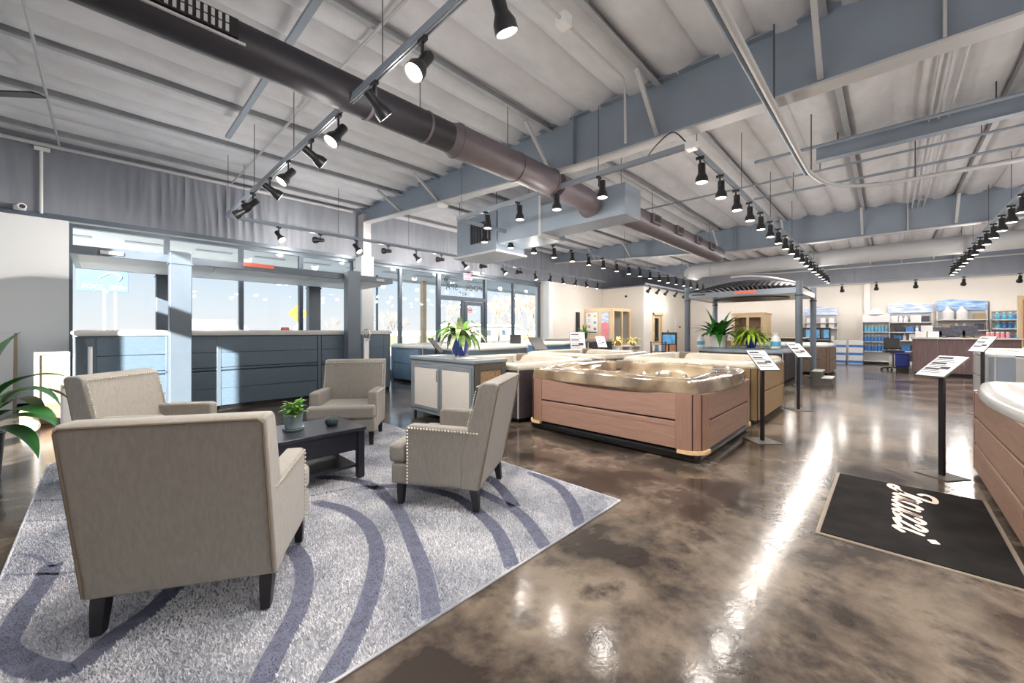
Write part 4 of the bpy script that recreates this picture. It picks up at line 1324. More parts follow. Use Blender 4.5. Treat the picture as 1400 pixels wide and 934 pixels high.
t = thing('spa_canopy', 'slate and white lifting canopy on square posts over the swim spa', 'canopy', (0, 0, 0))
cx0, cx1, cy0, cy1 = -.32, 4.62, 7.95, 10.25
for x in (.72, 3.49):
    for (ya, yb) in ((8.0, 8.22), (10.18, 10.40)):
        p = MB().box(x, ya, 0, x + .27, yb, 2.60).build('post', M['slate_dk'], t, bevel=.012)
        MB().box(x - .015, ya - .012, 2.40, x + .285, yb + .012, 2.425).build('collar', M['slate_dk'], p)
        MB().box(x - .05, ya - .02, 0, x + .32, yb + .02, .03).build('foot_plate', M['slate_dk'], p)
for nm, (xa, ya, xb, yb) in (('fascia', (cx0, 8.22, cx1, 8.30)), ('fascia', (cx0, cy1 - .16, cx1, cy1 - .08))):
    MB().box(xa, ya, 2.44, xb, yb, 2.56).build(nm, M['slate_dk'], t, bevel=.006)
for xa in (cx0, cx1 - .08):
    MB().box(xa, 8.30, 2.44, xa + .08, cy1 - .16, 2.56).build('fascia', M['slate_dk'], t, bevel=.006)
for a, b in ((cx0 + .08, 1.35), (1.36, 2.95), (2.96, cx1 - .08)):
    MB().prismx([(8.30, 2.46), (8.75, 2.40), (9.7, 2.40), (10.09, 2.46), (10.09, 2.50), (8.30, 2.50)], a, b).build('ceiling_panel', M['canopyw'], t)
MB().prismx([(8.3, 2.56), (9.2, 2.66), (10.1, 2.56)], cx0, cx1).build('roof', M['slate_dk'], t)
MB().box(-.02, 8.205, 2.47, .22, 8.22, 2.52).build('badge', M['steel_lt'], t)
MB().box(1.72, 8.205, 2.50, 2.2, 8.22, 2.57).build('badge', M['salmon'], t)
MB().box(4.22, 8.205, 2.47, 4.40, 8.22, 2.52).build('badge', M['steel_lt'], t)

t = thing('tether_pole', 'white swim tether pole with a wire loop on top behind an armchair', 'pole', (3.42, 7.05, 0))
MB().cyl((0, 0, 0), (0, 0, .02), .17, n=20).build('base_plate', M['steel_lt'], t)
MB().cyl((0, 0, .02), (0, 0, 1.18), .045, n=16).build('pole', M['white'], t, smooth=True)
lp = MB()
for k in range(3):
    a = R(60 * k)
    lp.tube([(.075 * math.cos(q) * math.cos(a), .075 * math.cos(q) * math.sin(a), 1.30 + .09 * math.sin(q)) for q in [2 * PI * i / 16 for i in range(16)]], .006, 5, closed=True)
lp.cyl((0, 0, 1.18), (0, 0, 1.22), .06, n=14)
lp.build('wire_loop', M['chrome'], t, smooth=True)

# ================================================================== CABINET
t = thing('outdoor_cabinet', 'pewter framed cabinet with two whitewashed doors and a rattan side', 'cabinet', (3.5, 4.06, 0))
D_, L_, H_ = .60, 1.58, .95
MB().box(.02, .02, .08, D_, L_ - .02, .90).build('body', M['cabdark'], t)
for sx in (.05, D_ - .05):
    for sy in (.05, L_ - .05):
        MB().cyl((sx, sy, 0), (sx, sy, .09), .025, n=12).build('foot', M['black'], t)
MB().box(-.02, -.02, .90, D_ + .02, L_ + .02, .95).build('counter_top', M['cab'], t, bevel=.008)
fr = MB().box(0, 0, .08, .02, .05, .90).box(0, L_ - .05, .08, .02, L_, .90).box(0, .05, .08, .02, L_ - .05, .13).box(0, .05, .84, .02, L_ - .05, .90)
fr.build('front_frame', M['cab'], t)
for k in range(2):
    ya = .055 + k * .737
    yb = ya + .73
    d = MB().box(-.012, ya, .135, .008, ya + .05, .835).box(-.012, yb - .05, .135, .008, yb, .835).box(-.012, ya + .05, .135, .008, yb - .05, .185).box(-.012, ya + .05, .785, .008, yb - .05, .835).build('door', M['cab'], t, bevel=.003)
    MB().box(-.004, ya + .05, .185, .006, yb - .05, .785).build('door_panel', M['cabdoor'], d)
    yh = yb - .025 if k == 0 else ya + .025
    MB().tube([(-.012, yh, .60), (-.045, yh, .60), (-.045, yh, .76), (-.012, yh, .76)], .008, 6).build('handle', M['chrome'], d)
sp_ = MB().box(.0, -.012, .08, .1, .02, .90).box(D_ - .1, -.012, .08, D_, .02, .90).box(.1, -.012, .08, D_ - .1, .02, .2).box(.1, -.012, .80, D_ - .1, .02, .90).build('side_frame', M['cabdark'], t, bevel=.004)
MB().box(.1, -.002, .2, D_ - .1, .016, .80).build('rattan_panel', M['rattan'], t)
for k, (x, y_, w, l) in enumerate(((.12, .28, .22, .3), (.2, 1.15, .2, .28), (.38, .55, .2, .28))):
    tag(MB().box(3.5 + x, 4.06 + y_, .951, 3.5 + x + w, 4.06 + y_ + l, .956).box(3.5 + x + .03, 4.06 + y_ + .03, .956, 3.5 + x + w - .03, 4.06 + y_ + .08, .957).build('brochure', M['paper']),
        ('brochure lying on the cabinet top near its rattan end', 'brochure lying on the cabinet top at the end farther from the rattan side', 'brochure lying on the cabinet top beside the blue pot')[k], 'brochure')

# ================================================================== PLANTS
t = thing('potted_plant', 'variegated trailing plant in a cobalt blue footed pot on the cabinet', 'plant', (3.92, 4.90, .958))
pot(t, .19, .30, M['blue'], taper=.6, foot=.03)
for k in range(3):
    a = 2 * PI * k / 3
    MB().cyl((.07 * math.cos(a), .07 * math.sin(a), 0), (.06 * math.cos(a), .06 * math.sin(a), .05), .018, .025, n=8).build('pot_foot', M['blue'], t)
rnd = random.Random(11)
for k in range(64):
    a = rnd.uniform(0, 2 * PI); e = rnd.uniform(.35, 1.35)
    b0 = (math.cos(a) * .06, math.sin(a) * .06, .27)
    leaf_mesh_obj(t, 'leaf', M['leaf4'] if k % 3 else M['leaf2'], b0, (math.cos(a) * math.cos(e), math.sin(a) * math.cos(e), math.sin(e) + .2), rnd.uniform(.34, .58), rnd.uniform(.07, .11), rnd.uniform(1.2, 2.3), 7)
def bushy(label, loc, r, h, pm, n, lm, ll, lw, droop, seed, emin=.3, emax=1.35, taper=.78, cat='plant', joined=False):
    t = thing('potted_plant', label, cat, loc)
    pot(t, r, h, pm, taper=taper)
    rn = random.Random(seed)
    acc = MB()
    for k in range(n):
        a = rn.uniform(0, 2 * PI); e = rn.uniform(emin, emax)
        b0 = (math.cos(a) * r * .4, math.sin(a) * r * .4, h - .03)
        args = (b0, (math.cos(a) * math.cos(e), math.sin(a) * math.cos(e), math.sin(e)), rn.uniform(.6, 1.1) * ll, rn.uniform(.7, 1.2) * lw, rn.uniform(.5, 1.2) * droop)
        if joined:
            leaf_blade(acc, *args, 6)
        else:
            leaf_mesh_obj(t, 'leaf', lm, *args, 6)
    if joined:
        tag(acc.build('foliage', lm, t, smooth=True), kind='stuff')
    return t
bushy('dark green peace lily in a white pot on the gazebo tub', (12.35, 3.55, .885), .24, .36, M['white'], 46, M['leaf'], .85, .17, 1.4, 21, .35, 1.4)
bushy('lime green fern in a cobalt pot on the gazebo tub', (12.45, 2.75, .885), .17, .3, M['blue'], 80, M['leaf3'], .75, .08, 2.2, 22, .2, 1.3, taper=.6)
bushy('small green plant in a dark teal pot on the dark tub near the office', (12.3, 8.1, 1.075), .13, .22, M['tealdk'], 26, M['leaf2'], .42, .06, 1.4, 23, .6, 1.45)
# large-leaved plant in a black floor pot, cut by the frame
t = thing('potted_plant', 'large glossy-leaved plant in a black floor pot near the white wall', 'plant', (-.83, 5.95, 0))
pot(t, .21, .42, M['blackgloss'], taper=.85)
lv = [((.0, .0, .4), (.45, -.1, .9), .62, .17, 1.5), ((.02, 0, .4), (.5, .2, .75), .60, .19, 1.9), ((0, 0, .4), (.55, -.3, .5), .55, .18, 1.6), ((0, .02, .4), (.6, .0, .32), .55, .17, 1.9), ((0, 0, .4), (.35, .35, .6), .6, .18, 2.2),
      ((0, 0, .4), (.1, -.5, .6), .6, .18, 1.9), ((0, 0, .4), (-.5, .1, .8), .6, .18, 1.5), ((0, 0, .4), (.2, .1, 1.2), .66, .17, 1.2), ((0, 0, .4), (.5, -.2, .15), .5, .15, 2.4), ((0, 0, .4), (-.3, -.4, .6), .6, .17, 1.8), ((.05, -.05, .4), (.62, -.12, 1.0), .5, .14, 2.6)]
for p, d, l, w, dr in lv:
    leaf_mesh_obj(t, 'leaf', M['leaf'], (p[0] + d[0] * .25, p[1] + d[1] * .25, p[2] + d[2] * .3), d, l, w * 1.7, dr * .8, 10, fold=.08)
    MB().tube([(p[0], p[1], p[2] - .02), (p[0] + d[0] * .13, p[1] + d[1] * .13, p[2] + d[2] * .18), (p[0] + d[0] * .26, p[1] + d[1] * .26, p[2] + d[2] * .31)], .008, 5).build('stem', M['leaf2'], t, smooth=True)

# ================================================================== CARTONS BY THE WHITE WALL
t = thing('shipping_carton', 'peach carton standing under the ivory framed carton by the white wall', 'box', (-.52, 9.02, 0), R(8))
MB().box(-.17, -.16, 0, .17, .18, .30).build('carton', M['carton'], t, bevel=.006)
MB().box(-.17, -.165, .14, .17, -.16, .19).build('tape', M['cartonw'], t)
t = thing('tall_carton', 'tall ivory framed carton standing on the peach carton', 'box', (-.52, 9.02, .302), R(8))
MB().box(-.165, -.14, 0, .165, .14, .74).build('carton', M['cartonw'], t, bevel=.008)
MB().box(-.165, -.155, 0, -.13, -.14, .74).box(.13, -.155, 0, .165, -.14, .74).box(-.13, -.155, .70, .13, -.14, .74).box(-.13, -.155, 0, .13, -.14, .04).build('raised_border', M['white'], t)
t = thing('low_carton', 'pale narrow carton beside the peach carton and swim spa corner', 'box', (-.33, 8.05, 0), R(8))
MB().box(-.05, -.1, 0, .11, .12, .62).build('carton', M['white'], t, bevel=.006)
MB().box(-.05, -.105, .58, .11, -.1, .62).build('tape', M['cartonw'], t)
t = thing('paper_roll', 'cream cardboard tube lying on the floor before the cartons', 'tube', (0, 0, 0))
MB().cyl((-.66, 8.25, .085), (-.80, 9.6, .085), .085, n=22).build('tube', M['kraft'], t, smooth=True)
MB().cyl((-.6593, 8.243, .085), (-.66, 8.25, .085), .07, n=22).build('end_cap', M['bannerl'], t)
t = thing('leaning_board', 'thin white board leaning on the white wall', 'board', (-1.16, 10.62, 0))
MB().prismx([(0, 0), (.04, 0), (.155, 1.32), (.115, 1.32)], -.2, .16).build('board', M['white'], t)
MB().prismx([(-.004, 0), (0, 0), (.115, 1.32), (.111, 1.32)], .12, .16).build('edge_strip', M['cartonw'], t)

# ================================================================== SIGN STANDS
def sign_stand(label, loc, rz, h=.86, w=.30, l=.46, tilt=R(38), face='paper', base=.3, sheet=True):
    """pole with a slanted reading panel; the panel faces local -Y"""
    t = thing('sign_stand', label, 'sign stand', loc, rz)
    MB().box(-base / 2, -base / 2, 0, base / 2, base / 2, .008).build('base_plate', M['cabdark'], t, bevel=.002)
    MB().box(-.02, -.015, .008, .02, .015, h).build('pole', M['black'], t, bevel=.003)
    Mx = Matrix.Rotation(tilt, 3, 'X')
    b = MB().obox((0, 0, h + .02), (w, l, .012), Mx).build('reading_panel', M['black'] if face == 'black' else M['cabdark'], t, bevel=.002)
    if sheet:
        up = Mx @ Vector((0, 0, 1))
        MB().obox(Vector((0, 0, h + .02)) + up * .0085, (w - .01, l - .01, .004), Mx).build('sheet', M[face], b)
        if face == 'paper':
            pr = MB()
            for k in range(9):
                yy = l * (.38 - .09 * k)
                ww = w * (.5 + .3 * ((k * 7) % 3) / 3)
                pr.obox(Vector((0, 0, h + .02)) + up * .0112 + Mx @ Vector((-w * .42 + ww / 2, yy, 0)), (ww, .008 if k % 3 else .03, .001), Mx)
            pr.obox(Vector((0, 0, h + .02)) + up * .0112 + Mx @ Vector((w * .2, -l * .1, 0)), (w * .3, l * .12, .001), Mx)
            pr.build('print', M['print'], b)
    return t
sign_stand('black sign stand with a white spec sheet before the tan hot tub', (5.62, 1.12, 0), R(-45), h=.97, w=.24, l=.36)
sign_stand('black sign stand by the round gazebo post', (8.3, 1.12, 0), R(-45), h=1.0, w=.24, l=.36)
sign_stand('black sign stand with a wide spec sheet beside the entrance mat', (5.42, -.36, 0), R(-128), h=1.0, w=.23, l=.34, tilt=R(32), base=.26)
sign_stand('black sign stand before the speckled-rim tub', (9.85, -1.10, 0), R(-128), h=1.12, w=.2, l=.36, tilt=R(42), base=.24)
sign_stand('second sign stand before the speckled-rim tub, with a longer sheet', (9.85, -1.62, 0), R(-128), h=1.10, w=.22, l=.5, tilt=R(40), base=.24)
sign_stand('dark tilted sign stand in front of the white-rimmed dark tub', (4.95, 7.0, 0), R(35), h=1.02, w=.3, l=.42, tilt=R(50), face='black')
sign_stand('grey tilted sign stand beside the pale blue tub', (8.15, 6.85, 0), R(-20), h=1.0, w=.4, l=.5, tilt=R(40), face='black')
sign_stand('thin dark sign stand seen edge-on before the pale blue tub', (7.75, 7.3, 0), R(-45), h=1.05, w=.3, l=.5, tilt=R(48), face='black')
sign_stand('white spec sheet on a stand before the dark tub near the office', (9.9, 6.75, 0), R(-30), h=1.0, w=.5, l=.62, tilt=R(80))
sign_stand('pale slanted sign stand before the dark tub with the small plant', (11.4, 6.85, 0), R(-45), h=.98, w=.3, l=.55, tilt=R(40))

# ================================================================== ROUND-POST GAZEBO
gx0, gx1, gy0, gy1 = 11.86, 14.4, 1.59, 4.25
t = thing('round_post_gazebo', 'gazebo with four grey round posts and a black ribbed dome roof', 'gazebo', (0, 0, 0))
for x in (gx0, gx1):
    for y_ in (gy0, gy1):
        p = MB().cyl((x, y_, 0), (x, y_, 2.62), .075, n=18).build('post', M['slate_dk'] if x < 13 else M['steel'], t, smooth=True)
        MB().cyl((x, y_, 2.22), (x, y_, 2.25), .09, n=18).build('collar', M['black'], p)
        MB().cyl((x, y_, 0), (x, y_, .03), .12, n=18).build('foot', M['slate_dk'], p)
for (xa, ya, xb, yb) in ((gx0 - .05, gy0, gx0 + .05, gy1), (gx1 - .05, gy0, gx1 + .05, gy1)):
    MB().box(xa, ya, 2.30, xb, yb, 2.44).build('beam', M['steel'], t)
for (xa, ya, xb, yb) in ((gx0, gy0 - .05, gx1, gy0 + .05), (gx0, gy1 - .05, gx1, gy1 + .05)):
    MB().box(xa, ya, 2.30, xb, yb, 2.44).build('beam', M['acrylic'] if ya < 2 else M['steel'], t)
MB().box(gx0 + .05, gy0 + .05, 2.30, gx1 - .05, gy1 - .05, 2.33).build('soffit_panel', M['acrylic'], t)
MB().cyl(((gx0 + gx1) / 2, (gy0 + gy1) / 2, 2.28), ((gx0 + gx1) / 2, (gy0 + gy1) / 2, 2.30), .95, n=40).build('dome_opening', M['black'], t)
nr = 22
for k in range(nr):      # roof ribs follow the arch
    ya = gy0 + (gy1 - gy0) * k / nr
    yb = gy0 + (gy1 - gy0) * (k + 1) / nr - .02
    ym = (ya + yb) / 2
    hz = .36 * math.sin(PI * (ym - gy0 + .12) / (gy1 - gy0 + .24)) ** .8
    pts = []
    for i in range(9):
        s = i / 8
        pts.append((gx0 + .02 + (gx1 - gx0 - .04) * s, 2.44 + hz * math.sin(PI * (.04 + .92 * s)) ** .6))
    m = MB()
    for i in range(9):
        x, z = pts[i]
        m.v += [(x, ya, z), (x, ym, z + .035), (x, yb, z)]
    for i in range(8):
        a = 3 * i
        m.f += [(a, a + 1, a + 4, a + 3), (a + 1, a + 2, a + 5, a + 4), (a + 2, a, a + 3, a + 5)]
    m.f += [(0, 2, 1), (24, 25, 26)]
    m.build('roof_rib', M['duct_dark'], t, smooth=True)
MB().tube([(gx0 - .02, gy0 + .05 + (gy1 - gy0 - 1.2) * k / 10, 2.46 + .36 * math.sin(PI * (.05 + .5 * k / 10)) ** .8) for k in range(11)], .03, 6).build('arch_trim', M['steel_lt'], t, smooth=True)
MB().box(gx0 - .06, 2.5, 2.35, gx0 - .05, 3.0, 2.43).build('badge', M['salmon'], t)
MB().box(gx0 - .06, 3.75, 2.37, gx0 - .05, 4.1, 2.41).build('badge', M['black'], t)

def jug(label, loc, s=1.0):
    t = thing('chemical_jug', label, 'jug', loc)
    MB().lathe([(.08 * s, 0), (.1 * s, .02 * s), (.1 * s, .2 * s), (.07 * s, .27 * s), (.035 * s, .31 * s), (.035 * s, .33 * s)], 18).build('bottle', M['prodwhite'], t, smooth=True)
    MB().cyl((0, 0, .33 * s), (0, 0, .37 * s), .042 * s, n=12).build('cap', M['white'], t)
    MB().lathe([(.101 * s, .06 * s), (.1015 * s, .06 * s), (.1015 * s, .17 * s), (.101 * s, .17 * s)], 18).build('label_band', M['prodcyan'], t, smooth=True)
jug('white chemical jug beside the peace lily pot', (12.3, 4.02, .885), 1.05)
jug('white chemical jug at the aisle corner of the gazebo tub', (12.3, 2.15, .885), 1.15)

# ================================================================== SERVICE DESK AREA
t = thing('service_desk', 'plum-brown service desk with a white counter top', 'desk', (17.3, -2.62, 0))
MB().box(.06, .04, 0, .68, 2.03, .10).build('toe_kick', M['black'], t)
for k in range(4):
    MB().box(0, .005 + k * .517, .10, .03, .513 + k * .517, 1.11).build('front_panel', M['desk'], t, bevel=.003)
MB().box(.03, 0, .10, .72, .03, 1.11).build('end_panel', M['desk'], t)
MB().box(.03, 2.04, .10, .72, 2.07, 1.11).build('end_panel', M['desk'], t)
MB().box(-.04, -.03, 1.11, .76, 2.10, 1.16).build('counter_top', M['acrylic'], t, bevel=.008)
def monitor(label, loc, rz, w=.5, h=.3):
    t = thing('computer_monitor', label, 'monitor', loc, rz)
    MB().box(-.12, -.09, 0, .12, .09, .015).build('stand_base', M['black'], t, bevel=.004)
    MB().box(-.025, -.02, .015, .025, .02, .2).build('stand_neck', M['black'], t)
    MB().box(-w / 2, -.02, .06, w / 2, .02, .06 + h).build('screen', M['proddark'], t, bevel=.006)
monitor('black computer monitor on the service desk nearer the white tubs stack', (17.75, -1.15, 1.16), PI / 2, .42, .26)
monitor('wider black computer monitor in the middle of the service desk', (17.75, -1.62, 1.16), PI / 2, .55, .3)
def box_thing(name, label, cat, loc, s, m, band=None, rz=0, group=None):
    t = thing(name, label, cat, loc, rz, group)
    MB().box(-s[0] / 2, -s[1] / 2, 0, s[0] / 2, s[1] / 2, s[2]).build('carton', m, t, bevel=.006)
    if band:
        MB().box(-s[0] / 2 - .003, -s[1] / 2 - .003, s[2] * .12, s[0] / 2 + .003, s[1] / 2 + .003, s[2] * .42).build('label_band', band, t)
    return t
for k, (yy, zz, lb) in enumerate(((-.72, 1.161, 'white product case at the open end of the service desk, bottom row'), (-.98, 1.161, 'white product case beside the monitor, bottom row of the desk stack'), (-.85, 1.342, 'white product case on top of the desk stack'))):
    box_thing('product_case', lb, 'box', (17.6, yy, zz), (.3, .24, .18), M['prodwhite'])
for k in range(5):
    t = thing('pill_bottle', 'pink-labelled small bottle standing on the service desk', 'bottle', (17.5 + .04 * (k % 2), -2.05 - .09 * k, 1.161), 0, 'pink bottles on the desk')
    MB().cyl((0, 0, 0), (0, 0, .14), .035, n=12).build('bottle', M['prodpink'], t, smooth=True)
    MB().cyl((0, 0, .14), (0, 0, .17), .03, n=12).build('cap', M['white'], t)
t = thing('office_chair', 'black swivel office chair beside the service desk', 'office chair', (18.95, -.12, 0), R(100))
for k in range(5):
    a = 2 * PI * k / 5
    l = MB().cyl((0, 0, .1), (.3 * math.cos(a), .3 * math.sin(a), .07), .025, .018, n=8).build('base_arm', M['black'], t)
    MB().cyl((.3 * math.cos(a), .3 * math.sin(a) - .015, .035), (.3 * math.cos(a), .3 * math.sin(a) + .015, .035), .035, n=10).build('caster', M['black'], l)
MB().cyl((0, 0, .1), (0, 0, .62), .03, n=10).build('gas_lift', M['chrome'], t)
MB().box(-.25, -.25, .62, .25, .25, .70).build('seat', M['black'], t, bevel=.03, seg=3)
MB().prismx([(-.22, .72), (-.30, 1.12), (-.25, 1.13), (-.17, .74)], -.21, .21).build('backrest', M['black'], t, bevel=.02)
t = thing('storage_bin', 'blue plastic bin standing beside the office chair', 'bin', (18.3, -.33, .0))
MB().prism([(-.17, -.17), (.17, -.17), (.17, .17), (-.17, .17)], .18, .60).build('bin_body', M['bluebin'], t, bevel=.02)
MB().box(-.19, -.19, .60, .19, .19, .63).build('rim', M['bluebin'], t, bevel=.006)
for sx in (-1, 1):
    MB().box(sx * .15 - .02, -.15, 0, sx * .15 + .02, .15, .18).build('trolley_leg', M['black'], t)

def prod_bottle(y_, x, z, m, h=.24, r=.05):
    return (y_, x, z, m, h, r)
BOT = {}
def bottle(label, group, x, y_, z, m, h=.24, r=.05):
    key = (m, h, r)
    if key not in BOT:
        t = thing('product_bottle', label, 'bottle', (x, y_, z), 0, group)
        MB().lathe([(r * .95, 0), (r, .01), (r, h * .62), (r * .45, h * .8), (r * .4, h * .86)], 12).build('bottle', M[m], t, smooth=True)
        MB().cyl((0, 0, h * .86), (0, 0, h), r * .5, n=10).build('cap', M['white'], t)
        BOT[key] = t
        return t
    return dup(BOT[key], (x, y_, z), None, label, group)
BXS = {}
def pbox(label, group, x, y_, z, m, s):
    key = (m, s)
    if key not in BXS:
        t = tag(MB().box(-s[0] / 2, -s[1] / 2, 0, s[0] / 2, s[1] / 2, s[2]).build('product_box', M[m], bevel=.006), label, 'box', group)
        t.location = (x, y_, z); BXS[key] = t
        return t
    return dup(BXS[key], (x, y_, z), None, label, group)

def gondola(label, y0, y1, h, zs, header, hdr_h=.42, x=XE - .02, depth=.42, frame='cream', back='steel_lt'):
    t = thing('display_shelf', label, 'shelf', (0, 0, 0))
    MB().box(x - .05, y0, .02, x, y1, h - hdr_h).build('back_panel', M[back], t)
    for yy in (y0, y1 - .04):
        MB().box(x - .09, yy, 0, x - .0, yy + .04, h - .1).build('upright', M[frame], t)
    MB().box(x - depth, y0, 0, x, y1, .12).build('base_deck', M[frame], t)
    for z in zs:
        s = MB().box(x - depth, y0 + .02, z - .03, x - .05, y1 - .02, z).build('shelf_board', M[frame], t, bevel=.003)
        MB().box(x - depth - .008, y0 + .02, z - .035, x - depth, y1 - .02, z + .005).build('price_rail', M['white'], s)
    if header:
        n = 24
        poly = [(y0, h - hdr_h), (y1, h - hdr_h)]
        top = [(y1 - (y1 - y0) * k / n, h - .05 + .06 * math.sin(PI * k / n * 1.5)) for k in range(n + 1)]
        MB().prismx(poly + top, x - .12, x - .09).build('header_banner', M[header], t)
    return t
def yfar(px, X=22.55):
    a = (px - CX) / F
    return X * (-.722 * a + .692) / (.692 * a + .722)
xs_ = XE - .25
gondola('white shelf unit with pale blue wave header behind the office chair', yfar(1276), yfar(1214), 2.52, (.55, .98, 1.32, 1.72), 'bannerl')
gondola('white shelf unit with bright blue wave header behind the monitors', yfar(1352), yfar(1281), 2.58, (.55, .98, 1.40, 1.80), 'banner')
gondola('white shelf unit of turquoise products beside the salmon panel', yfar(1398), yfar(1355), 2.5, (.55, 1.02, 1.45, 1.78), 'cream')
gondola('shelf unit with pale blue header seen behind the gazebo post', yfar(1145), yfar(1098), 2.5, (.5, .95, 1.5, 1.75), 'bannerl')
rn = random.Random(31)
ya, yb = yfar(1274), yfar(1216)
grp = 'products under the pale blue header'
for z in (.55, .98, 1.32, 1.72, .12):
    yy = ya + .1
    while yy < yb - .12:
        c = rn.random()
        lb = {.12: 'on the base deck', .55: 'on the lowest shelf', .98: 'on the second shelf', 1.32: 'on the third shelf', 1.72: 'on the top shelf'}[z]
        if c < .25:
            bottle('white bottle %s under the pale blue header' % lb, grp, xs_, yy, z, 'prodwhite', .26, .06); yy += .15
        elif c < .5:
            pbox('dark printed box %s under the pale blue header' % lb, grp, xs_, yy + .06, z, 'proddark', (.2, .2, .24)); yy += .26
        elif c < .75:
            pbox('blue product box %s under the pale blue header' % lb, grp, xs_, yy + .06, z, 'prodblue', (.2, .24, .2)); yy += .3
        else:
            pbox('white product box %s under the pale blue header' % lb, grp, xs_, yy + .08, z, 'prodwhite', (.22, .3, .26)); yy += .36
ya, yb = yfar(1350), yfar(1284)
grp = 'products under the bright blue header'
for z in (.98, 1.40, 1.80):
    yy = ya + .1
    while yy < yb - .15:
        c = rn.random()
        lb = {.98: 'on the lower shelf', 1.40: 'on the middle shelf', 1.80: 'on the top shelf'}[z]
        if z == 1.80 and ya + .45 < yy < ya + 1.0:
            bottle('large white bucket-like jug on the top shelf under the bright blue header', grp, xs_, yy + .15, z, 'prodwhite', .50, .15); yy += .36
        elif c < .4:
            pbox('cream printed box %s under the bright blue header' % lb, grp, xs_, yy + .08, z, 'cartonw', (.2, .28, .22)); yy += .36
        elif c < .65:
            pbox('dark printed box %s under the bright blue header' % lb, grp, xs_, yy + .08, z, 'proddark', (.2, .2, .24)); yy += .4
        else:
            bottle('white bottle %s under the bright blue header' % lb, grp, xs_, yy + .05, z, 'prodwhite', .26, .06); yy += .2
ya, yb = yfar(1396), yfar(1357)
grp = 'turquoise products by the salmon panel'
for z in (1.02, 1.45, 1.78):
    yy = ya + .08
    while yy < yb - .08:
        lb = {1.02: 'on the lower shelf', 1.45: 'on the middle shelf', 1.78: 'on the top shelf'}[z]
        if rn.random() < .5:
            bottle('turquoise bottle %s beside the salmon panel' % lb, grp, xs_, yy, z, 'prodcyan', .27, .06); yy += .15
        else:
            bottle('blue bottle %s beside the salmon panel' % lb, grp, xs_, yy, z, 'prodblue', .24, .055); yy += .14
ya, yb = yfar(1143), yfar(1100)
for z in (1.5, 1.75, .95):
    yy = ya + .1
    while yy < yb - .1:
        lb = {.95: 'on the lower shelf', 1.5: 'on the middle shelf', 1.75: 'on the top shelf'}[z]
        pbox('white product box %s behind the gazebo post' % lb, 'white boxes behind the gazebo', xs_, yy + .06, z, 'prodwhite', (.2, .18, .2)); yy += rn.choice((.22, .3, .5))
# free-standing white rack of blue bottles
t = thing('bottle_rack', 'narrow white free-standing rack of blue bottles', 'rack', (22.3, .38, 0))
MB().box(.2, -.42, 0, .24, .42, 2.1).build('back_panel', M['white'], t)
for yy in (-.42, .40):
    MB().box(-.2, yy, 0, .2, yy + .02, 1.75).build('side_panel', M['white'], t)
for z in (.12, .53, .92, 1.33):
    MB().box(-.2, -.40, z - .03, .2, .40, z).build('shelf_board', M['white'], t)
MB().box(-.18, -.42, 1.72, .2, .42, 2.0).build('header', M['paper'], t, bevel=.01)
MB().lathe([(.12, 2.0), (.24, 2.05), (.2, 2.2), (.08, 2.3)], 16).build('topper', M['white'], t, smooth=True)
for z, m_, lb in ((.53, 'prodblue', 'bottom shelf'), (.92, 'prodblue', 'middle shelf'), (1.33, 'prodcyan', 'top shelf')):
    for k in range(7):
        bottle('%s bottle on the %s of the white rack' % ('blue' if m_ == 'prodblue' else 'turquoise', lb), 'bottles on the white rack', 22.22, .06 + .105 * k, z, m_, .26, .045)
for k, (x, y_) in enumerate(((21.6, 1.50), (21.75, .98))):
    for j in range(3):
        box_thing('salt_carton', ('white blue-banded carton, %s of the stack ' % ('bottom', 'middle', 'top')[j]) + ('away from the bottle rack' if k == 0 else 'next to the bottle rack'), 'box', (x, y_, .001 + j * .322), (.4, .44, .32), M['prodwhite'], M['prodblue'], R(4 * (j - 1)), 'carton stacks by the wall')
t = thing('display_partition', 'salmon display panel in a maple frame near the desk end', 'panel', (18.7, -3.9, 0))
MB().box(0, 0, 0, .08, .1, 2.4).box(0, 1.05, 0, .08, 1.15, 2.4).box(0, .1, 2.28, .08, 1.05, 2.4).box(0, .1, 0, .08, 1.05, .55).build('frame', M['maple'], t, bevel=.006)
MB().box(.02, .1, .55, .05, 1.05, 2.28).build('panel', M['salmon'], t)
t = thing('spa_steps', 'dark two-tread spa steps with white edges beside the gazebo', 'steps', (12.55, 1.02, 0))
for k in range(2):
    MB().box(0, .0 + .2 * k, 0, .62, .2 + .2 * k, .16 + .16 * k).build('step_body', M['cabdark'], t)
    MB().box(-.015, -.015 + .2 * k, .16 + .16 * k, .635, .2 + .2 * k, .185 + .16 * k).build('tread', M['white'], t, bevel=.004)

# ================================================================== FAR FURNITURE
def dining_chair(label, loc, rz):
    t = thing('dining_chair', label, 'chair', loc, rz)
    MB().box(-.24, -.24, .42, .24, .24, .47).build('seat', M['brownch'], t, bevel=.01)
    MB().prismx([(-.24, .47), (-.30, .98), (-.26, .98), (-.20, .47)], -.25, .25).build('backrest', M['brownch'], t, bevel=.01)
    for sx in (-1, 1):
        for sy in (-1, 1):
            MB().cyl((sx * .2, sy * .2, .42), (sx * .22, sy * .23, 0), .02, .015, n=8).build('leg', M['leg'], t)
dining_chair('woven brown dining chair behind the peace lily', (17.9, 4.85, 0), R(-90))
dining_chair('woven brown dining chair between the blue pot and the jug', (17.9, 3.45, 0), R(-90))
t = thing('dining_table', 'dark dining table behind the gazebo tub', 'table', (18.75, 4.2, 0))
MB().box(-.45, -1.0, .71, .45, 1.0, .75).build('table_top', M['darkpanel'], t, bevel=.006)
for sx in (-1, 1):
    for sy in (-1, 1):
        MB().box(sx * .38 - .03, sy * .9 - .03, 0, sx * .38 + .03, sy * .9 + .03, .71).build('leg', M['darkpanel'], t)
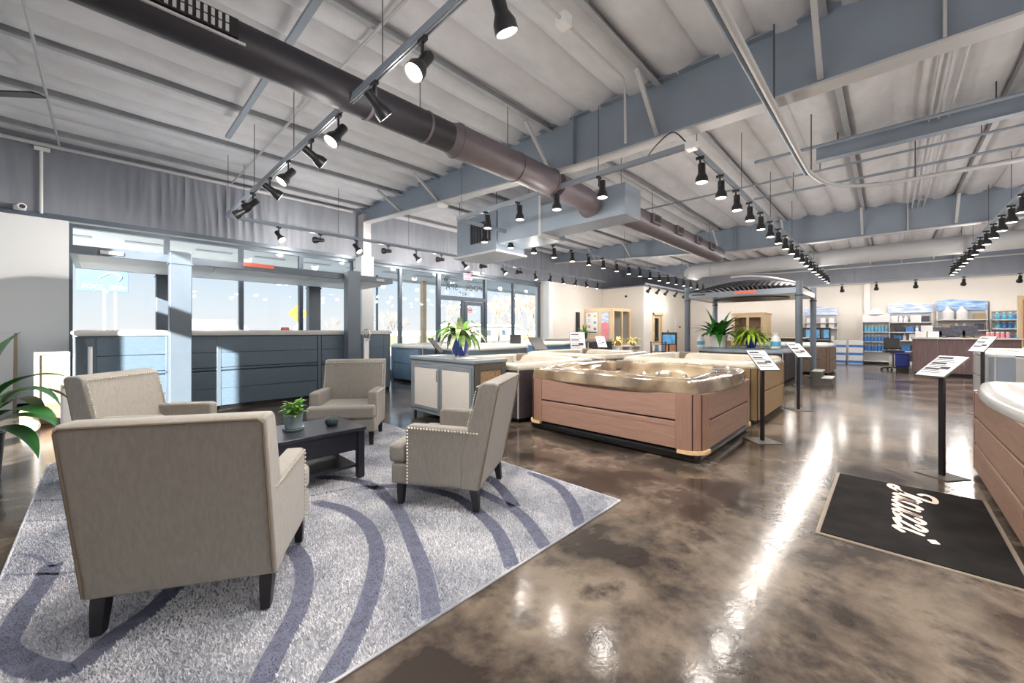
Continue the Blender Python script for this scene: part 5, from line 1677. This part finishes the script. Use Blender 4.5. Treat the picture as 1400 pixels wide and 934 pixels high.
t = thing('bar_counter', 'black bar counter with a pale top in front of the shelves', 'counter', (20.0, 2.45, 0))
MB().box(0, 0, 0, .5, 1.4, 1.05).build('body', M['black'], t, bevel=.006)
for k in range(4):
    MB().box(-.02, .03 + k * .34, .1, 0, .35 + k * .34, 1.0).build('front_panel', M['darkpanel'], t)
MB().box(-.06, -.04, 1.05, .56, 1.44, 1.09).build('counter_top', M['maple'], t, bevel=.006)
t = thing('product_display', 'black product display with blue backlit prints behind the grey-brown tub', 'display', (20.9, 1.75, 0))
MB().box(0, 0, 0, .4, .92, 1.5).build('cabinet', M['black'], t, bevel=.006)
for k, yy in enumerate((.04, .34, .64)):
    MB().box(-.012, yy, 1.06, 0, yy + .17, 1.42).build('print', M['screen'], t)
    MB().box(-.012, yy + .18, 1.06, 0, yy + .25, 1.42).build('brochure_slot', M['cabdark'], t)
MB().box(-.03, 0, .98, .0, .92, 1.0).build('ledge', M['steel_lt'], t)
t = thing('sauna_cabin', 'pale maple sauna cabin with glass front behind the fern', 'sauna', (20.5, 4.0, 0))
MB().box(.06, .0, 0, 1.4, .06, 2.12).build('side_wall', M['maple'], t)
MB().box(.06, 1.28, 0, 1.4, 1.34, 2.12).build('side_wall', M['maple'], t)
MB().box(1.34, .06, 0, 1.4, 1.28, 2.12).build('rear_wall', M['maple'], t)
MB().box(-.03, -.03, 2.12, 1.43, 1.37, 2.2).build('roof', M['maple'], t, bevel=.006)
MB().box(0, 0, 0, .06, .14, 2.12).box(0, 1.2, 0, .06, 1.34, 2.12).box(0, .14, 1.98, .06, 1.2, 2.12).box(0, .14, 0, .06, 1.2, .2).box(0, .62, .2, .06, .72, 1.98).build('front_frame', M['maple'], t)
for ya_, yb_ in ((.14, .62), (.72, 1.2)):
    MB().box(.02, ya_, .2, .03, yb_, 1.98).build('pane', M['glass'], t)
MB().box(.9, .1, .42, 1.3, 1.24, .48).build('bench', M['maple'], t)
d4 = struct(MB().box(XE - .05, 5.85, 0, XE, 6.75, 2.25).build('door_4', M['white'], bevel=.006))
MB().cyl((XE - .05, 5.97, 1.0), (XE - .12, 5.97, 1.0), .03, n=10).build('door_handle', M['chrome'], d4)
# white-framed flower table
t = thing('flower_table', 'white side table with pale flowering plants near the office bay', 'table', (12.95, 6.75, 0), R(-20))
MB().box(-.5, -.2, .80, .5, .2, .84).build('table_top', M['white'], t, bevel=.005)
for sx in (-.47, 0, .47):
    MB().box(sx - .02, -.18, 0, sx + .02, .18, .80).build('leg', M['white'], t)
MB().box(-.47, -.17, .35, .47, .17, .38).build('shelf', M['maple'], t)
bushy('pale yellow flowering plant at the corner of the white side table nearer the flat cover', (12.6, 6.88, .842), .11, .17, M['carton'], 40, M['leafy'], .32, .06, 1.8, 41, .2, 1.3, joined=True)
bushy('pale yellow flowering plant at the end of the white side table nearer the aisle', (13.25, 6.64, .842), .12, .17, M['cartonw'], 44, M['leafy'], .34, .06, 1.8, 42, .2, 1.3, joined=True)
t = thing('folded_tub_cover', 'dark navy folded tub cover lying near the flower table', 'tub cover', (11.0, 6.15, 0))
MB().box(-.5, -.45, 0, .5, .45, .5).build('crate', M['darkpanel'], t, bevel=.01)
for k in range(2):
    MB().box(-.55, -.5, .50 + .1 * k, .55, .5, .595 + .1 * k).build('cover_half', M['slate'], t, bevel=.03, seg=3)
t = thing('screen_stand', 'black framed blue screen on a stand before the office wall', 'screen', (17.3, 7.0, 0), R(-60))
MB().box(-.03, -.03, 0, .03, .03, .8).box(-.25, -.2, 0, .25, .2, .03).build('stand', M['black'], t)
MB().box(-.3, -.03, .76, .3, .0, 1.24).build('bezel', M['black'], t, bevel=.006)
MB().box(-.26, -.036, .80, .26, -.03, 1.20).build('screen', M['screen'], t)
t = thing('magazine_rack', 'dark two-shelf magazine rack before the office wall', 'rack', (16.2, 7.0, 0), R(-60))
for sx in (-.3, .28):
    MB().box(sx, -.15, 0, sx + .02, .15, .92).build('side_panel', M['black'], t)
for z in (.1, .5, .88):
    MB().box(-.28, -.15, z, .28, .15, z + .02).build('shelf_board', M['black'], t)
for k in range(4):
    MB().box(-.25 + .13 * k, -.1, .52, -.15 + .13 * k, .1, .76).build('magazine', M['bluepanel'] if k % 2 else M['paper'], t)
t = thing('framed_easel', 'brown framed board on the floor beside the blue screen', 'frame', (18.6, 7.5, 0), R(-50))
MB().box(-.35, -.03, .25, -.3, .03, 1.3).box(.3, -.03, .25, .35, .03, 1.3).box(-.3, -.03, 1.25, .3, .03, 1.3).box(-.3, -.03, .25, .3, .03, .3).build('frame', M['leg'], t)
MB().box(-.3, -.01, .3, .3, .01, 1.25).build('board', M['carton'], t)
for sx in (-.28, .28):
    MB().cyl((sx, .02, .26), (sx * 1.2, .25, 0), .015, n=6).build('easel_leg', M['leg'], t)
    MB().cyl((sx, -.02, .26), (sx * 1.2, -.2, 0), .015, n=6).build('easel_leg', M['leg'], t)
tag(MB().box(15.3, 10.45, 1.0, 15.52, 10.55, 2.24).box(15.34, 10.43, 1.05, 15.48, 10.45, 2.19).build('wall_panel', M['leg'], bevel=.006), 'dark narrow upright panel hung on the cream wall', 'panel')
for (ya, yb, za, zb_, lb, mm) in ((9.76, 10.46, 1.2, 2.27, 'framed information poster with small pictures on the office bay', 'paper'), (9.18, 9.62, 1.0, 2.25, 'narrow poster of a pink building on the office bay', 'bannerl')):
    t = thing('framed_poster', lb, 'poster', (15.995, ya, za))
    w_, h_ = yb - ya, zb_ - za
    MB().box(-.03, 0, 0, 0, .03, h_).box(-.03, w_ - .03, 0, 0, w_, h_).box(-.03, .03, 0, 0, w_ - .03, .03).box(-.03, .03, h_ - .03, 0, w_ - .03, h_).build('frame', M['steel_lt'], t)
    MB().box(-.015, .03, .03, -.005, w_ - .03, h_ - .03).build('print', M[mm], t)
    if mm == 'paper':
        for k, (a, b) in enumerate(((.1, .2), (.1, .5), (.1, .8), (.42, .3), (.42, .6), (.42, .85))):
            MB().box(-.018, a, b, -.015, a + .14, b + .12).build('picture', M[('carton', 'prodcyan', 'leaf4', 'prodpink', 'bannerl', 'kraft')[k]], t)
        MB().box(-.018, .08, .07, -.015, w_ - .08, .13).build('caption', M['print'], t)
    else:
        MB().prismx([(.04, .03), (w_ - .04, .03), (w_ - .04, h_ * .55), (w_ / 2, h_ * .65), (.04, h_ * .55)], -.018, -.015).build('picture', M['prodpink'], t)

# ================================================================== SMALL FIXTURES
t = thing('exit_sign', 'glowing pink-red exit sign above the entrance door', 'exit sign', (8.75, 10.55, 3.12))
MB().box(-.17, -.03, 0, .17, .03, .24).build('housing', M['steel_lt'], t, bevel=.006)
MB().box(-.15, -.036, .02, .15, -.03, .22).build('face', M['exit'], t)
text_part('lettering', 'EXIT', .13, M['white'], t, (0, -.038, .075), (R(90), 0, 0))
MB().cyl((0, .0, .24), (0, 0, .5), .01, n=6).build('stem', M['wire'], t)
t = thing('emergency_light', 'white twin-head emergency light above the entrance', 'emergency light', (9.2, 10.66, 3.36))
MB().box(-.2, -.04, 0, .2, .04, .12).build('battery_case', M['white'], t, bevel=.01)
for sx in (-.18, .3):
    MB().lathe([(.03, 0), (.07, .03), (.075, .06), (.02, .1)], 14, (sx, -.08, .02)).build('lamp_head', M['white'], t, smooth=True)
t = thing('smoke_detector', 'round white detector under the long slate rafter beam', 'detector', (5.09, 6.95, 4.03))
MB().lathe([(.05, 0), (.12, .02), (.13, .05), (.12, .07), (.02, .075)], 20).build('dome', M['white'], t, smooth=True)
MB().cyl((0, 0, .075), (0, 0, .1), .06, n=14).build('mount', M['white'], t)
t = thing('motion_sensor', 'small black sensor high on the cream office wall', 'sensor', (17.69, 9.25, 3.05))
MB().lathe([(.02, -.05), (.06, -.02), (.06, .03), (.02, .06)], 12).build('housing', M['black'], t, smooth=True)
MB().box(-.01, -.03, -.03, .03, .03, .03).build('mount', M['white'], t)
